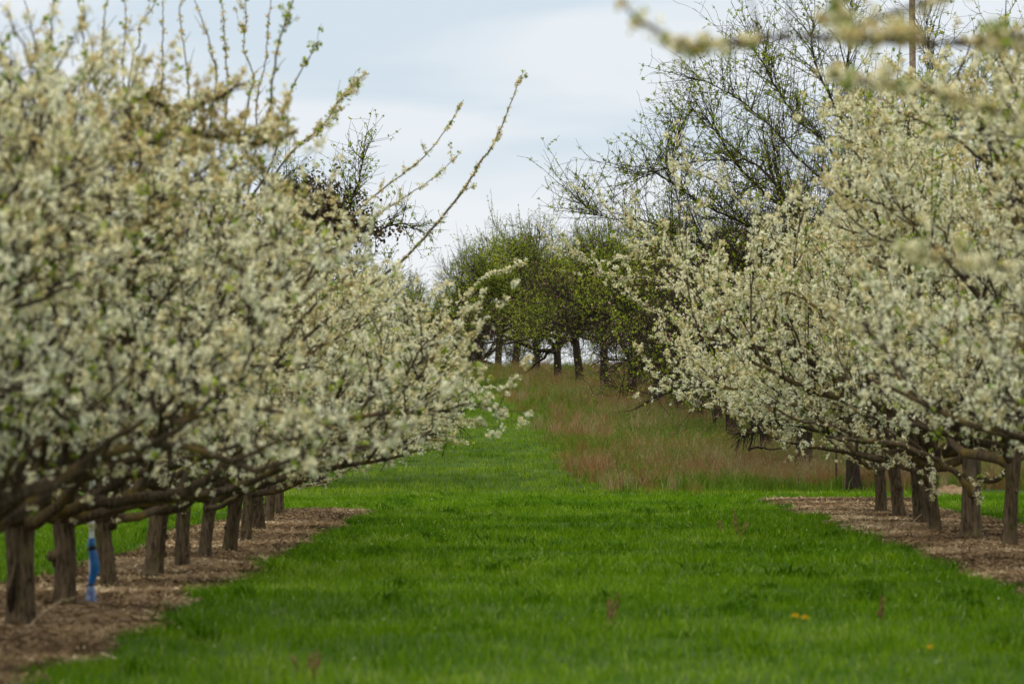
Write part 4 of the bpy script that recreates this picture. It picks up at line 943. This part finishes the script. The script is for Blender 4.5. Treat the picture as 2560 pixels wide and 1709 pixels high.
# pole behind the apples, stake, heap of soil
x, d = WX(2283, 136), 136.0; z = float(H(x, d))
M_pole = plain('weathered_pole', (0.17, 0.125, 0.085), (0.30, 0.235, 0.17), 8, 0.85, 0.1)
pp = thing('utility_pole', 'tall bare wooden pole rising behind the right tree tops', 'pole', (x, d, z))
v, q = tubes(np.array([[(0.02 * math.sin(i), 0, i - 0.3) for i in range(15)]], float), np.linspace(0.10, 0.07, 15)[None], 14, 0.02)
link('shaft', mesh_np('pole_shaft', v, q, smooth=True), M_pole, pp)
v, q = tubes(np.array([[(0, 0, 13.7), (0, 0, 13.75), (0, 0, 13.8), (0, 0, 13.81)]]), np.array([[0.09, 0.095, 0.06, 0.001]]), 12)
link('cap', mesh_np('pole_cap', v, q, smooth=True), M_pole, pp)
x, d = WX(2090, 125.5), 125.5
s1 = solid('wooden_stake', [(0, 0, -0.1), (0.005, 0, 0.3), (0.0, 0, 0.7), (0.01, 0, 0.98), (0.01, 0, 1.0)], [0.02, 0.02, 0.018, 0.016, 0.002], 7, M_dstick, None, 0.06,
           label='thin dark stake in the tall grass left of the last right trunks', category='stake'); s1.location = (x, d, float(H(x, d)))
rg = np.random.default_rng(44); n_ = 26
x, d = WX(2382, 116), 116.0
gx, gy = np.meshgrid(np.linspace(-1, 1, n_), np.linspace(-1, 1, n_), indexing='ij'); rr_ = np.hypot(gx, gy)
hh = 0.22 * np.clip(1 - rr_ ** 2, -0.1, 1) * (0.7 + 0.6 * vnoise(gx * 3 + 5, gy * 3 + 5, 1.0, 3)) - 0.04
i_ = np.arange(n_ * n_).reshape(n_, n_); q = np.stack([i_[:-1, :-1], i_[1:, :-1], i_[1:, 1:], i_[:-1, 1:]], -1).reshape(-1, 4)
mo = link('soil_heap', mesh_np('soil_heap', np.stack([gx * 0.62, gy * 0.7, hh], -1).reshape(-1, 3), q, smooth=True), M_soil, label='low heap of loose brown soil behind the right trunks', category='heap')
mo.location = (x, d, float(H(x, d)))

# thin whips standing up into the sky, top left
rg = np.random.default_rng(300)
for j, (x0, y0, x1, y1, ri, dd) in enumerate([(150, 330, 55, -20, 2, 44.5), (120, 260, 140, -30, 3, 47), (240, 240, 190, -20, 2, 45), (250, 160, 280, -40, 2, 45.5), (300, 300, 310, -20, 3, 48), (330, 150, 395, -20, 3, 50),
                              (400, 230, 405, -20, 4, 52), (470, 260, 465, -40, 3, 50), (540, 200, 480, -20, 3, 50), (570, 230, 545, -30, 4, 54), (620, 260, 610, -20, 4, 54), (640, 330, 680, -20, 4, 56), (20, 300, -10, -30, 1, 41)]):
    mid = [((x0 * (1 - t) + x1 * t) + rg.normal(0, 9), y0 * (1 - t) + y1 * t) for t in (0.25, 0.5, 0.75)]
    special_limb(LR[ri], WP([(x0 - 20, y0 + 150), (x0, y0)] + mid + [(x1, y1)], dd), 0.008, 0.003, 13, 2.5, 301 + j, 0.0, 0.22, 0.14, 0.25, attach=False, clump=0)
